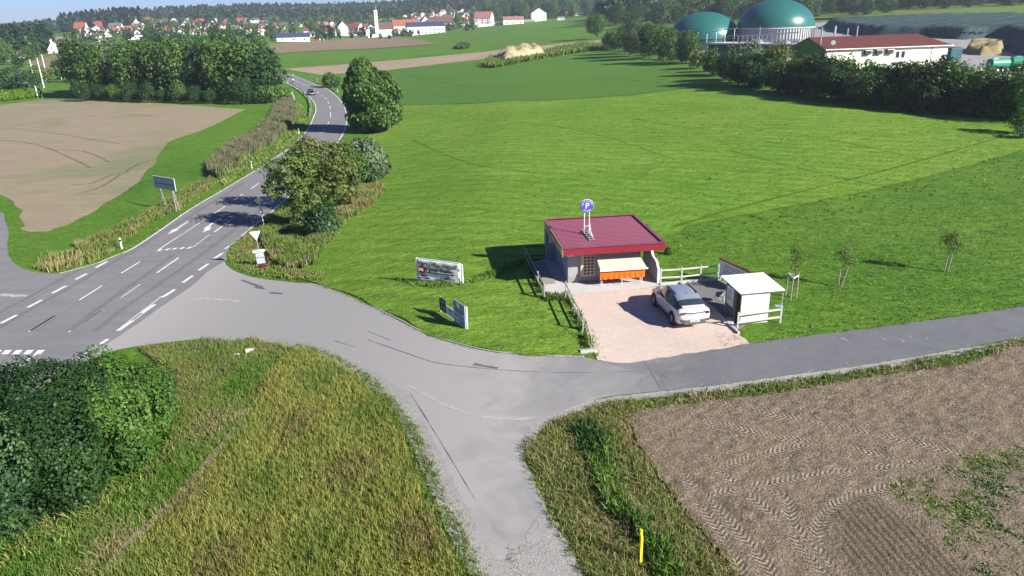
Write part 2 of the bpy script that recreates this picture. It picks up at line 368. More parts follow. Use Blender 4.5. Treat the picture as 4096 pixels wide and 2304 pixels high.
def clodp(x, y):
    c, al, ru, dd = press(x, y); w = np.clip(1.35-np.abs(c)/.3, 0, 1); w = w*w*(3-2*w); g = np.clip(dd/.4+.5, 0, 1)
    lug = (al*4.6+np.abs(c)*4.2) % 1.
    return clod(x, y)*(1-w*.8)*(1-g*.7)+(.02+.012*np.sin(al*5))*np.exp(-((np.abs(c)-.33)/.08)**2)-w*.02+w*.008*(lug > .5)+g*.012*np.sin(ru*2*np.pi/.27)
plough = ground_mat('ploughed_soil', (.12, [(.3, (.20, .155, .105)), (.7, (.28, .225, .16))]), (2.2, [(.25, (.095, .070, .045)), (.5, (.245, .195, .135)), (.75, (.42, .36, .26))]),
    fine=((7., .5, 1.4), (24., .62, 1.36)), bumps=((3., .7, .2), (9., 1., .2), (22., .5, .2)), tint=rutm, wob=.65)
nt = plough.node_tree; b = [n for n in nt.nodes if n.type == 'BSDF_PRINCIPLED'][0]; src = b.inputs['Base Color'].links[0].from_socket; vv = coords(nt)
A_ = lambda k: N(nt, 'ShaderNodeAttribute', attribute_name=k).outputs['Fac']
ac = math_(nt, 'ABSOLUTE', A_('tc')); nn = noise(nt, 6, 4, .7, vv)
wt = math_(nt, 'ADD', math_(nt, 'MULTIPLY', ac, -4.2), math_(nt, 'ADD', 1.0, math_(nt, 'MULTIPLY', nn, .8))); wt = rampv(nt, wt, .1, .6)
lug = math_(nt, 'FRACT', math_(nt, 'ADD', math_(nt, 'MULTIPLY', A_('ta'), 4.6), math_(nt, 'MULTIPLY', ac, 4.2))); lg = rampv(nt, math_(nt, 'ADD', lug, math_(nt, 'MULTIPLY', noise(nt, 3, 4, .7, vv), .9)), .85, 1.25)
pt = rampv(nt, noise(nt, 1.1, 4, .6, vv), .32, .58); c = mix(nt, math_(nt, 'MULTIPLY', wt, math_(nt, 'MULTIPLY', pt, .92)), src, mix(nt, lg, (.46, .39, .29), (.135, .10, .07)))  # pale pressed soil; the lugs' shadows are put in as dark colour
sw = math_(nt, 'SINE', math_(nt, 'ADD', math_(nt, 'MULTIPLY', A_('ru'), 23.27), math_(nt, 'MULTIPLY', noise(nt, 2.5, 4, .6, vv), 7)))
gd = math_(nt, 'MULTIPLY', rampv(nt, math_(nt, 'ADD', A_('dd'), math_(nt, 'MULTIPLY', noise(nt, 2, 4, .7, vv), .9)), .4, 1.1), .6); c = mix(nt, gd, c, mix(nt, rampv(nt, math_(nt, 'MULTIPLY_ADD', sw, .5, .5), .1, .9), (.055, .042, .028), (.21, .17, .12)))
c = mix(nt, .6, c, ramp(nt, noise(nt, 16, 4, .7, vv), [(.3, (.6, .6, .6)), (.7, (1.35, 1.35, 1.35))]), 'MULTIPLY'); nt.links.new(c, b.inputs['Base Color'])
PL = W([(2552,1640),(2781,1612),(3162,1566),(3467,1512),(3848,1459),(4096,1374),(4330,1330),(4600,1500),(4600,2600),(3100,2600),(3010,2420),(2949,2304),(2895,2229),(2827,2145),(2743,2046),(2682,1962),(2613,1870),(2552,1771),(2514,1688)])
pf = sheet('ploughed_field', PL, .13, .2, plough, wob=.1, hf=clodp)
v_ = np.empty(len(pf.data.vertices)*3, np.float32); pf.data.vertices.foreach_get('co', v_); v_ = v_.reshape(-1, 3)
for k, arr in zip(('tc', 'ta', 'ru', 'dd'), press(v_[:, 0].astype(float), v_[:, 1].astype(float))): pf.data.attributes.new(k, 'FLOAT', 'POINT').data.foreach_set('value', arr.astype(np.float32))
wild = ground_mat('wild_verge_soil', (.25, [(.35, (.07, .11, .02)), (.6, (.17, .15, .05))]), (1.5, [(.3, (.05, .08, .02)), (.7, (.22, .18, .09))]), fine=((8., .6, 1.35),), bumps=((3., .5, .15), (12., .5, .15)))
sheet('verge', crv(W([(2115,1745),(2135,1700),(2190,1672),(2385,1612),(2552,1590),(2781,1560),(3162,1510),(3500,1462),(4096,1352),(4330,1300)]),2)+W([(4330,1330),(4096,1374),(3848,1459),(3467,1512),(3162,1566),(2781,1612),(2552,1640),(2514,1688),(2552,1771),(2613,1870),(2682,1962),(2743,2046),(2827,2145),(2895,2229),(2949,2304),(3040,2480),(2400,2480),(2330,2304),(2280,2200),(2210,2080),(2150,1930),(2091,1813)]), .7, .03, wild, wob=.08)
cropfield = ground_mat('ripening_crop_soil', (.18, [(.35, (.09, .14, .02)), (.65, (.22, .22, .03))]), (1.2, [(.3, (.07, .10, .02)), (.7, (.26, .23, .07))]), fine=((9., .6, 1.3),), bumps=((4., .6, .2), (14., .5, .2)))
CF = W([(1177,1392),(1304,1432),(1420,1500),(1500,1590),(1560,1680),(1610,1760),(1660,1890),(1710,2020),(1790,2180),(1850,2304),(1920,2440),(330,2440),(411,2304),(533,2160),(685,2015),(800,1885),(937,1725),(1000,1600),(1066,1500)])
sheet('crop_field', CF, .6, .03, cropfield, wob=.08)
# ================================================================ roads
asphalt_l = lambda name, a, b: ground_mat(name, (.12, [(.3, a), (.7, b)]), (.9, [(.25, tuple(x*.8 for x in a)), (.75, tuple(x*1.12 for x in b))]), fine=((14., .93, 1.06),), bumps=((30., .15, .01),), rough=.82, wob=.45, rz=.75, st=(.25, 1, 1))
asph = asphalt_l('worn_asphalt', (.172, .170, .174), (.218, .214, .213))
def dusty(nt, v, c):                     # dust carried from the tracks lies west of the lot, the eastern lane is clean
    sx = N(nt, 'ShaderNodeSeparateXYZ'); nt.links.new(v, sx.inputs[0])
    f = math_(nt, 'MULTIPLY_ADD', sx.outputs[0], -.075, .75); f = math_(nt, 'ADD', f, math_(nt, 'MULTIPLY', math_(nt, 'SUBTRACT', noise(nt, .35, 5, .65, v, 1.), .5), 1.3))
    c = mix(nt, rampv(nt, f, .05, .9), c, (.33, .315, .30))
    wv = noise(nt, 1., 6, .7, v, 2.5); return mix(nt, rampv(nt, wv, .60, .72), c, (.33, .31, .29))
asph2 = ground_mat('side_road_asphalt', (.12, [(.3, (.125, .13, .14)), (.7, (.165, .168, .175))]), (.9, [(.25, (.11, .115, .12)), (.75, (.18, .18, .185))]), fine=((14., .92, 1.07), (40., .9, 1.1)), bumps=((30., .2, .012),), rough=.82, wob=.45, tint=dusty)
L_edge = crv(W([(-160,1245),(0,1160),(120,1105),(238,1096),(326,1072),(396,1050),(466,1023),(531,995),(764,836),(1015,687),(1080,641),(1166,582),(1228,516),(1251,468),(1262,440),(1255,412),(1243,396),(1233,384),(1217,371),(1186,352),(1155,337),(1118,319),(1080,306)]), 3)
R_edge = crv(W([(1080,282),(1132,291),(1158,297),(1195,309),(1223,320),(1264,336),(1310,354),(1345,380),(1357,392),(1378,422),(1391,452),(1391,485),(1385,520),(1360,565),(1262,672),(1160,786),(1112,830),(1069,868),(998,923),(940,975),(912,1010)]), 3)
mouth = crv(W([(912,1010),(901,1030),(900,1050),(912,1068),(955,1092),(1025,1113),(1118,1125),(1200,1134),(1272,1139),(1383,1180),(1495,1232),(1606,1288),(1717,1344),(1860,1386),(1987,1412),(2130,1425),(2337,1431)]), 3)
rightr = W([(2401,1445),(2544,1442),(2703,1418),(2850,1398)])+crv(W([(2989,1375),(3339,1332),(3657,1291),(4096,1227),(4500,1165)]), 3)
south = crv(W([(4500,1290),(4096,1348),(3816,1399),(3498,1455),(3180,1498),(2862,1542),(2544,1574),(2385,1598),(2258,1646),(2178,1677),(2130,1735),(2091,1813),(2131,1908),(2178,2019),(2225,2110),(2290,2226),(2337,2304),(2420,2450)]), 3)
west = crv(W([(2030,2450),(1972,2304),(1892,2178),(1828,2019),(1781,1908),(1733,1797),(1685,1685),(1638,1606),(1574,1550),(1431,1479),(1304,1407),(1177,1371),(1018,1352),(827,1356),(668,1371),(477,1399),(318,1460),(200,1530),(0,1664),(-160,1780)]), 3)
leftr = crv(W([(-300,1180),(-300,1000),(-160,900),(0,848),(19,883),(35,929),(29,976),(36,1023),(62,1058),(116,1083),(163,1092),(238,1096)]), 3)
ROAD = L_edge[9:]+R_edge+mouth[1:]+rightr+south+west+leftr[:-1]
sheet('road', ROAD, .9, .07, asph, wob=.0)
# dusty side road laid over the junction (its own surfacing starts at the seam along the broken line)
SIDE = crv(W([(318,1462),(380,1410),(560,1290),(620,1246),(760,1150),(830,1088),(905,1042)]), 3)+mouth[2:]+rightr+south+west[:-8]
sheet('side_road', SIDE, .7, .086, asph2, wob=.03)
gravel = ground_mat('pale_gravel', (.5, [(.3, (.31, .295, .275)), (.7, (.40, .38, .35))]), (3., [(.3, (.26, .25, .235)), (.7, (.45, .43, .40))]), fine=((14., .8, 1.16), (36., .8, 1.16)), bumps=((10., .4, .08), (30., .5, .08)))
def gv(name, px, w_, seed=0, off=.102, m=gravel, wob=.14): 
    me = ribbon_mesh([crv(W(px), 22)], w_, off, m, wob, seed); struct(name, me)
gv('gravel_verge', [(3990,1386),(3816,1413),(3498,1468),(3180,1512),(2862,1556),(2544,1590),(2385,1612)], .55, 1)
gv('gravel_verge', [(4500,1305),(4250,1345),(3990,1386)], .5, 2)
gv('gravel_verge', [(2030,2450),(1950,2304),(1868,2160),(1800,2010),(1745,1890),(1700,1790),(1650,1690),(1600,1600),(1530,1545),(1431,1490)], .95, 3, .105)
gv('gravel_verge', [(1431,1483),(1304,1415),(1177,1378),(1018,1358),(827,1362)], .8, 4, .108)
gv('gravel_verge', [(2115,1800),(2125,1740),(2178,1690),(2258,1655),(2385,1610)], .5, 5, .106)
sheet('gravel_track', W([(1870,2140),(1910,2150),(1960,2200),(2010,2250),(2060,2235),(2110,2150),(2140,2085),(2185,2050),(2225,2100),(2290,2226),(2350,2330),(2430,2480),(2020,2480),(1950,2304)]), .25, .112, gravel, wob=.12)
lotm = ground_mat('pinkish_gravel', (.3, [(.3, (.52, .41, .34)), (.7, (.60, .49, .42))]), (2.5, [(.3, (.44, .35, .29)), (.7, (.64, .53, .46))]), fine=((12., .86, 1.1), (36., .85, 1.12)), bumps=((12., .3, .03), (34., .4, .03)))
sheet('gravel_lot', W([(2255,1182),(2420,1166),(2560,1156),(2640,1148),(2725,1136),(2786,1190),(2860,1250),(2923,1308),(2962,1345),(3000,1376),(2850,1402),(2703,1424),(2560,1448),(2460,1456),(2385,1442),(2375,1400),(2345,1330),(2300,1250)]), .5, .118, lotm, wob=.09)
deckm = ground_mat('pale_concrete', (.4, [(.3, (.44, .42, .40)), (.7, (.54, .52, .5))]), (3., [(.3, (.4, .38, .36)), (.7, (.56, .54, .52))]), fine=((14., .93, 1.06),), bumps=((20., .1, .01),), rough=.85)
KB = P(2272, 1134)
sheet('concrete_deck', W([(2122,1052),(2180,1040),(2600,1060),(2640,1146),(2560,1158),(2420,1168),(2270,1184),(2190,1188)]), .8, .16, deckm)
paving = ground_mat('grey_paving', (.4, [(.3, (.15, .145, .14)), (.7, (.2, .195, .19))]), (4., [(.3, (.12, .12, .12)), (.7, (.24, .235, .23))]), fine=((20., .8, 1.15),), bumps=((14., .3, .03),))
sheet('paved_patio', W([(2727,1134),(2808,1127),(2876,1121),(2990,1160),(3060,1240),(2960,1320),(2923,1304),(2860,1250),(2786,1188)]), .6, .122, paving)
# faded white paint and cracks
paint, nt = newmat('road_paint'); b = bsdf(nt, .7, .3); v = coords(nt)
nt.links.new(mix(nt, ramp(nt, noise(nt, 7, 4, .7, v), [(.38, (0, 0, 0)), (.55, (1, 1, 1))]), (.42, .41, .40), (.78, .77, .75)), b.inputs['Base Color'])
crack = plain('tar_crack', (.125, .125, .128), .8, .2, var=.5, scale=6)
def line(pts, w_, off=.1, n=5): return ribbon_mesh([crv(W(pts), n)], w_, off, paint, .04)
def lines(name, segs, w_, off=.1, mat=None, wob=.04, n=1, straight=True):
    me = ribbon_mesh([[tuple(P(*q)[:2]) for q in s] if len(s) == 2 else crv(W(s), 5) for s in segs], w_, off, mat or paint, wob)
    return struct(name, me)
Z5 = lambda *q: [(x/2.1467, 650+y/2.1467) for x, y in q]
lines('edge_line', [Z5((510,955),(700,905),(850,860),(1000,798),(1140,740),(1400,567),(1640,400))+[(890,762),(1015,687),(1080,644),(1169,584),(1231,517),(1254,470),(1264,440),(1257,411),(1245,396),(1234,383),(1218,371),(1186,353),(1154,338),(1120,320)],
    [(1130,293),(1157,299),(1193,310),(1221,321),(1262,338),(1308,356),(1342,382),(1353,392),(1374,422),(1386,455),(1388,478),(1382,510),(1356,561),(1262,669),(1157,784),(1107,829),(1066,866),(995,921),(940,968),(900,997)]], .16)
lines('lane_marking', [Z5(*s) for s in [((10,1383),(145,1312)),((240,1247),(360,1183)),((450,1124),(570,1062)),((650,1007),(745,957)),((822,905),(918,853)),
    ((1842,825),(1915,778)),((1708,928),(1790,872)),((1570,1033),(1655,975)),((1397,1160),(1503,1092)),((1218,1294),(1332,1220)),((1015,1445),(1140,1362))]]+[[(472,1324),(531,1284)],[(367,1400),(432,1358)]], .27)
lines('lane_marking', [Z5(*s) for s in [((2278,138),(2330,98)),((2155,228),(2222,180)),((2005,328),(2085,272)),((1838,440),(1935,378)),((1360,752),(1745,500)),((1042,953),(1205,853)),((680,1185),(880,1060)),((260,1449),(475,1315)),
    ((1840,600),(1985,492)),((1347,950),(1535,820)),((610,1449),(880,1270))]]+[[(116,1328),(222,1262)],[(275,1330),(410,1241)],[(23,1501),(152,1413)]], .15)
lines('lane_marking', [Z5(*s) for s in [((2120,370),(2350,208)),((1660,728),(1800,620)),((1037,1165),(1207,1047)),((1000,1449),(1390,1150))]]+[[(482,1322),(610,1228)],[(305,1442),(360,1402)]], .08)
lines('lane_marking', [[(1323,470),(1322,448)],[(1322,437),(1319,424)],[(1316,415),(1311,405)],[(1306,398),(1299,391)],[(1293,386),(1285,380)],[(1278,374),(1268,367)],[(1259,362),(1249,356)],[(1240,351),(1230,345)],[(1221,341),(1209,335)],[(1200,331),(1178,322)],[(1165,317),(1150,312)],[(1316,488),(1308,505)],[(1300,516),(1288,532)]], .16)
# stop bars: short blocks
def quadsheet(name, quads, off=.101):
    V = []; T = []
    for q in quads:
        n = len(V)
        for c in q: p_ = P(*c); V.append((p_.x, p_.y, H(p_.x, p_.y)+off*.3))
        T.append([n, n+1, n+2, n+3])
    V = np.array(V); T = np.array(T); return struct(name, npmesh(name, V, T, paint))
quadsheet('give_way_blocks', [Z5((x,y),(x+45,y-17),(x+68,y-17),(x+23,y)) for x, y in []]+[Z5((a,b),(a+30,b-15),(a+62,b-19),(a+34,b-3)) for a, b in ((1340,765),(1408,757),(1468,752),(1530,747),(1596,743))])
quadsheet('give_way_blocks', [[(x,1419),(x+16,1402),(x+44,1401),(x+28,1418)] for x in (-35,5,48,92,136)], .101)
A5 = Z5((1880,490),(1868,490),(1765,560),(1742,577),(1785,573),(1735,602),(1805,578),(1818,548),(1790,556))
def poly(name, px, off=.1025):
    vs = W(px); r = delaunay_2d_cdt([Vector(q) for q in vs], [(i, (i+1) % len(vs)) for i in range(len(vs))], [], 1, 1e-5)
    V = np.array([(q.x, q.y, H(q.x, q.y)+off*.3) for q in r[0]]); T = np.array([t for t in r[2] if len(t) == 3])
    return struct(name, npmesh(name, V, T, paint))
poly('turn_arrow', Z5((1882,489),(1868,489),(1762,561),(1745,578),(1768,574),(1734,603),(1800,581),(1816,547),(1788,562),(1790,556)))
poly('straight_arrow', Z5((1628,505),(1614,505),(1512,570),(1480,580),(1438,621),(1530,582),(1528,572)))
lines('asphalt_crack', [Z5(*s) for s in [((1830,440),(1700,530),(1560,620),(1400,735)),((1310,790),(1100,925),(900,1050),(700,1190),(480,1340),(300,1449)),((1990,590),(1940,620),(1885,648)),((1800,640),(1760,690)),((640,975),(400,1110),(150,1250),(0,1330)),((2350,200),(2130,372))]]+
    [[(1470,1360),(1570,1395),(1700,1440),(1760,1455),(1860,1468),(1990,1480),(2140,1489),(2330,1492),(2590,1486)],[(2572,1440),(2610,1500),(2643,1558)],[(3870,1262),(4030,1333)],[(1640,1572),(1720,1700),(1790,1815),(1900,2000)],[(1340,1365),(1420,1390)],[(1468,1325),(1560,1362)]], .045, .1012, crack, .8)
lines('asphalt_crack', [[(1895,1458),(1960,1470),(1990,1474)],[(1020,1150),(1060,1158)],[(1080,1172),(1130,1176)],[(965,1120),(1050,1152)]], .22, .1018, crack, .6)
def feather(m, a=.9):
    nt = m.node_tree; b = [n for n in nt.nodes if n.type == 'BSDF_PRINCIPLED'][0]
    uv = N(nt, 'ShaderNodeTexCoord').outputs['UV']; sx = N(nt, 'ShaderNodeSeparateXYZ'); nt.links.new(uv, sx.inputs[0])
    e = math_(nt, 'SUBTRACT', 1., math_(nt, 'MULTIPLY', math_(nt, 'ABSOLUTE', math_(nt, 'SUBTRACT', sx.outputs[0], .5)), 2.))
    f = math_(nt, 'MULTIPLY', e, math_(nt, 'MULTIPLY', noise(nt, 3.5, 5, .7, coords(nt)), 2.2)); f = rampv(nt, f, .35, .95)
    nt.links.new(math_(nt, 'MULTIPLY', f, a), b.inputs['Alpha'])
dust = ground_mat('road_dust', (.8, [(.4, (.46, .43, .40)), (.6, (.54, .51, .47))]), (4., [(.3, (.42, .40, .37)), (.7, (.58, .54, .50))]), fine=((12., .8, 1.15),), bumps=((16., .3, .03),))
feather(dust, .8)
lines('road_dust', [[(1640,1545),(1700,1580),(1800,1630),(1920,1665),(2050,1677),(2145,1674)]], .32, .0975, dust, .5)
lines('road_dust', [[(775,1198),(830,1195),(900,1200),(960,1206)],[(0,1180),(60,1184),(110,1185)]], 1.1, .0985, dust, .3)
# kerb stones along the lawn edge
kerbm = plain('kerb_concrete', (.42, .42, .40), .85, .2, var=.25)
def kerb(name, px, w_, h_, n=6):
    pts = crv(W(px), n); mb = MB()
    for a, b_ in zip(pts[:-1], pts[1:]):
        mb.bar((a[0], a[1], H(*a)+h_-.1), (b_[0], b_[1], H(*b_)+h_-.1), w_, .2)
    o = mb.build(name, kerbm); o['kind'] = 'structure'
kerb('kerb', [(1495,1228),(1606,1284),(1717,1340),(1860,1382),(1987,1408),(2130,1421),(2337,1428)],   .07, .05)
kerb('patio_kerb', [(2722,1136),(2786,1190),(2860,1250),(2923,1308),(2955,1338)], .14, .16)
kerb('patio_kerb', [(2640,1142),(2725,1134),(2808,1126),(2876,1121)], .12, .18)

wear = plain('tyre_wear', (.085, .085, .092), .75, .3); feather(wear, .16)
lines('tyre_wear', [Z5((0,1420),(300,1240),(560,1100),(900,900),(1200,730),(1500,540),(1800,360),(2100,170)), Z5((-300,1449),(0,1290),(300,1130),(560,985),(860,820),(1150,650)), Z5((820,1449),(1100,1230),(1330,1070),(1650,850),(1960,620),(2250,400)), Z5((600,1449),(900,1215),(1150,1040),(1480,800))], 1.0, .0985, wear, .2)
stt = plain('stubble_ruts', (.13, .11, .075), .9, .1, var=.3); feather(stt, .4)
lines('stubble_ruts', [[(30,515),(200,530),(350,555),(480,575)],[(180,600),(330,605),(440,650)],[(0,560),(150,580),(300,640),(360,672)],[(430,455),(560,460),(640,468)],[(280,740),(360,735),(450,700),(520,690)],[(300,780),(400,750),(480,700)],[(620,640),(560,655),(500,690)],[(0,420),(150,432),(230,420)],[(150,440),(280,430),(330,435)]], .8, .12, stt, .3)
lines('field_tramline', [[(1600,440),(1900,480),(2300,520),(2700,640)],[(2690,910),(3000,820),(3400,720),(3800,610),(4096,520)],[(1650,560),(1900,660),(2200,700)],[(2500,470),(2800,520),(3200,540),(3700,640)],[(2900,600),(3300,700),(3600,760)]], .7, .22, None or (lambda m: (feather(m, .35), m)[1])(plain('rutted_grass', (.05, .11, .012), .9, .1)), .5)
lines('field_tramline', [[(2330,225),(2480,235),(2600,265),(2700,300),(2740,325)],[(1600,290),(1760,330),(1900,340)],[(2200,300),(2500,320),(2640,330)]], 1., .2, (lambda m: (feather(m, .6), m)[1])(plain('rutted_crop', (.10, .16, .03), .9, .1)), .5)
# ================================================================ foliage
def leafcloud(name, blobs, n, size, mat, seed=0, lump=.22, up=.35, shell=.45, card=1.6, flat=0, gapn=0.):
    """leaf-sized faces spread through the volume of lobes (cx,cy,cz,rx,ry,rz)"""
    rs = np.random.RandomState(seed); B = np.array(blobs, float)
    wgt = (B[:, 3]*B[:, 4]+B[:, 4]*B[:, 5]+B[:, 3]*B[:, 5]); k = rs.choice(len(B), int(n), p=wgt/wgt.sum()); b = B[k]
    d = rs.normal(size=(len(k), 3)); d /= np.linalg.norm(d, axis=1)[:, None]
    ph = rs.uniform(0, 6.28, 6)
    f = 1+lump*(np.sin(d[:, 0]*5+ph[0]+k)+np.sin(d[:, 1]*6+ph[1]+2*k)+np.sin(d[:, 2]*5+ph[2]+3*k)+.7*np.sin(d[:, 0]*11+d[:, 2]*9+ph[3]))/2.2
    r = (1-shell*np.abs(rs.normal(0, .55, len(k))).clip(0, 1.6)/1.6)*f
    p = b[:, :3]+d*b[:, 3:6]*r[:, None]
    # drop leaves deep inside other lobes
    ok = np.ones(len(p), bool)
    for q in B:
        e = (((p-q[:3])/q[3:6])**2).sum(1); ok &= ~(e < (1-shell)**2*.7)
    ok &= p[:, 2] > .05
    if gapn: 
        g = np.sin(p[:, 0]*gapn+ph[4])*np.sin(p[:, 1]*gapn*1.1+ph[5])*np.sin(p[:, 2]*gapn*1.2+ph[0]); ok &= g > -.25+rs.uniform(-.3, .3, len(p))
    p, d, k = p[ok], d[ok], k[ok]; m = len(p)
    nrm = d*.9+rs.normal(0, .55, (m, 3)); nrm[:, 2] += up; nrm /= np.linalg.norm(nrm, axis=1)[:, None]
    t = np.cross(nrm, rs.normal(size=(m, 3))); t /= np.linalg.norm(t, axis=1)[:, None]; u = np.cross(nrm, t)
    s = size*rs.uniform(.55, 1.35, m)[:, None]; L = s*card
    V = np.stack([p-t*s*.5, p-u*L*.5*.9, p+t*s*.5, p+u*L*.5], 1).reshape(-1, 3)
    Fq = np.arange(m*4).reshape(-1, 4)
    var = .5+.22*np.sin(k*2.4+ph[2])+rs.normal(0, .16, m)+.12*np.sin(p[:, 0]*1.3+p[:, 2]*1.7)
    return npmesh(name, V, Fq, mat, np.repeat(var.clip(0, 1), 4))
def trunkmesh(name, h, r, mat, limbs=5, seed=0, spread=1.8, lean=(0, 0)):
    rnd = random.Random(seed); mb = MB(); p = Vector((0, 0, -.2)); segs = 5; pts = [p]
    for i in range(segs):
        p = p+Vector((rnd.uniform(-.04, .04)*h+lean[0]*h/segs, rnd.uniform(-.04, .04)*h+lean[1]*h/segs, h/segs)); pts.append(p)
    for i in range(segs): mb.cyl(pts[i], pts[i+1], r*(1-.16*i), r*(1-.16*(i+1)), 8)
    for k in range(limbs):
        a = rnd.uniform(0, 6.28); b0 = pts[rnd.randint(2, segs)]; L = spread*rnd.uniform(.6, 1.1)
        mid = b0+Vector((math.cos(a)*L*.5, math.sin(a)*L*.5, L*.45)); e = mid+Vector((math.cos(a+.3)*L*.5, math.sin(a+.3)*L*.5, L*.6))
        mb.cyl(b0, mid, r*.42, r*.25, 6); mb.cyl(mid, e, r*.25, r*.08, 5)
    return mb.mesh(name, mat)
bark = plain('bark', (.11, .085, .06), .9, .1, var=.3, scale=4, bmp=.5)
pale_bark = plain('pale_bark', (.3, .27, .22), .9, .1, var=.3, scale=4, bmp=.5)
LF = {'mid': leafmat('leaf_mid_green', (.028, .08, .012), (.11, .19, .034)),
 'dark': leafmat('leaf_dark_green', (.012, .042, .010), (.045, .10, .022)),
 'bright': leafmat('leaf_bright_green', (.035, .11, .008), (.13, .25, .03)),
 'hazel': leafmat('leaf_hazel', (.03, .082, .010), (.10, .195, .032)),
 'hedge': leafmat('leaf_yellow_green', (.06, .14, .008), (.15, .26, .02)),
 'grey': leafmat('leaf_grey_green', (.05, .095, .04), (.155, .215, .11)),
 'bluegreen': leafmat('leaf_blue_green', (.022, .064, .022), (.08, .15, .05)),
 'walnut': leafmat('leaf_olive', (.065, .12, .022), (.22, .30, .075), .4),
 'brown': leafmat('leaf_brown_green', (.07, .10, .022), (.20, .235, .06), .4),
 'purple': leafmat('leaf_copper_purple', (.012, .008, .012), (.045, .028, .035)),
 'needle': leafmat('needle_dark', (.008, .028, .012), (.028, .065, .028), .1),
 'forest': leafmat('leaf_forest', (.012, .040, .014), (.045, .095, .03)),
 'reed': leafmat('reed_brown', (.11, .095, .065), (.25, .21, .16), .2),
 'straw': leafmat('dry_grass', (.20, .155, .07), (.48, .40, .20), .3),
 'weed': leafmat('weed_green', (.085, .15, .022), (.26, .34, .08), .3),
 'ear': leafmat('ripening_ears', (.24, .25, .04), (.52, .50, .14), .35),
 'rust': leafmat('rusty_weed', (.17, .12, .05), (.36, .27, .13), .3),
 'ochre': leafmat('straw_heap', (.25, .19, .09), (.55, .46, .26), .15)}
def blobs_round(w_, h, base=.12, n=9, seed=0, top=.35):
    """lobes for a round-headed crown of width w_ and height h standing on the ground"""
    rnd = random.Random(seed); out = []; c = h*(base+(1-base)*.5); rz = h*(1-base)*.5
    for i in range(n):
        a = rnd.uniform(0, 6.28); t = rnd.uniform(-.75, .85); rr = math.sqrt(max(.05, 1-t*t))*rnd.uniform(.35, .62)
        s = rnd.uniform(.42, .6)
        out.append((math.cos(a)*rr*w_*.5, math.sin(a)*rr*w_*.5, c+t*rz*.62, w_*.5*s, w_*.5*s, rz*s*.95))
    out.append((0, 0, c, w_*.36, w_*.36, rz*.8)); return out
def conifer_blobs(w_, h, n=9):
    return [(0, 0, h*(.08+.88*i/n), w_*.5*(1-i/n)+.12, w_*.5*(1-i/n)+.12, h/n*.75) for i in range(n)]
def mktree(name, label, px, top, wpx, kind='mid', leaf=.3, dens=1., seed=0, cat='tree', group=None, base=.12, loc=None, height=None, width=None, dy=0, nb=9, gap=0, conifer=False, trunk=True, lump=.22, dscale=None):
    p = loc if loc is not None else P(*px)
    h = height or rise(p, top); w_ = width or wid(p, wpx)
    root = thing(name, label, cat, p, random.Random(seed).uniform(0, 6), group)
    bl = conifer_blobs(w_, h) if conifer else blobs_round(w_, h, base, nb, seed)
    area = 3.14*w_*w_*.5+3.14*w_*h*.8; n = min(60000, int(area/(leaf*leaf)*1.15*dens))
    link('crown', leafcloud('crown', bl, n, leaf, LF['needle'] if conifer else LF[kind], seed, gapn=gap, lump=.1 if conifer else lump), root)
    if trunk: link('trunk', trunkmesh('trunk', h*.62 if not conifer else h*.9, max(.06, h*.022), bark, 5 if not conifer else 0, seed, w_*.25), root)
    return root
def T(*a, **k): return mktree(*a, **k)
# --- big roadside trees
p0 = P(1495, 528); h0 = rise(p0, 232); w0 = wid(p0, 225)
r_ = thing('roadside_tree', 'tall dense egg-shaped green tree beside the bend of the main road', 'tree', p0)
link('crown', leafcloud('crown', [(-.1*w0, 0, h0*.66, w0*.36, w0*.4, h0*.27), (.08*w0, 0, h0*.52, w0*.42, w0*.42, h0*.3), (.16*w0, 0, h0*.3, w0*.36, w0*.4, h0*.25), (-.2*w0, .1*w0, h0*.42, w0*.3, w0*.34, h0*.26), (-.12*w0, -.05*w0, h0*.82, w0*.2, w0*.26, h0*.17), (-.14*w0, .1, h0*.2, w0*.3, w0*.34, h0*.17),
    (.22*w0, -.1*w0, h0*.2, w0*.24, w0*.3, h0*.15), (-.26*w0, -.1*w0, h0*.6, w0*.2, w0*.25, h0*.18), (.2*w0, .1*w0, h0*.68, w0*.2, w0*.24, h0*.15)], 26000, .38, LF['mid'], 3, lump=.16), r_)
link('trunk', trunkmesh('trunk', h0*.7, .38, bark, 7, 2, w0*.25), r_)
# walnut pair by the road, olive and brownish, with a willow behind and shrubs below
def roadtree(name, label, px, top, wpx, kind, leaf, blob, n, seed, tr=.2, cat='tree', lump=.3, gap=.9):
    p = P(*px); h = rise(p, top); w_ = wid(p, wpx); o = thing(name, label, cat, p)
    link('crown', leafcloud('crown', [(a*w_, b*w_, c*h, d*w_, d*w_, e*h) for a, b, c, d, e in blob], n, leaf, LF[kind], seed, gapn=gap, lump=lump), o)
    link('trunk', trunkmesh('trunk', h*.56, tr, pale_bark, 9, seed, w_*.24), o); return o
roadtree('walnut_tree', 'loose green tree leaning over the road edge beside the priority sign', (1205,915), 590, 250, 'walnut', .2, [(-.12,0,.72,.30,.2),(-.3,0,.55,.2,.16),(.1,0,.5,.26,.2),(.1,.05,.3,.22,.18),(.1,.1,.78,.22,.14),(0,0,.14,.12,.12)], 8800, 21, .16, gap=2.0, lump=.42)
roadtree('walnut_tree', 'wide tree with brownish autumn leaves behind the green roadside tree', (1290,840), 530, 330, 'brown', .21, [(-.08,0,.82,.2,.14),(.12,0,.68,.28,.2),(.25,.05,.46,.24,.22),(0,.1,.5,.24,.2),(-.22,0,.74,.16,.1),(.3,-.05,.3,.2,.16),(.08,0,.3,.22,.16)], 10500, 33, .18, gap=1.8, lump=.4)
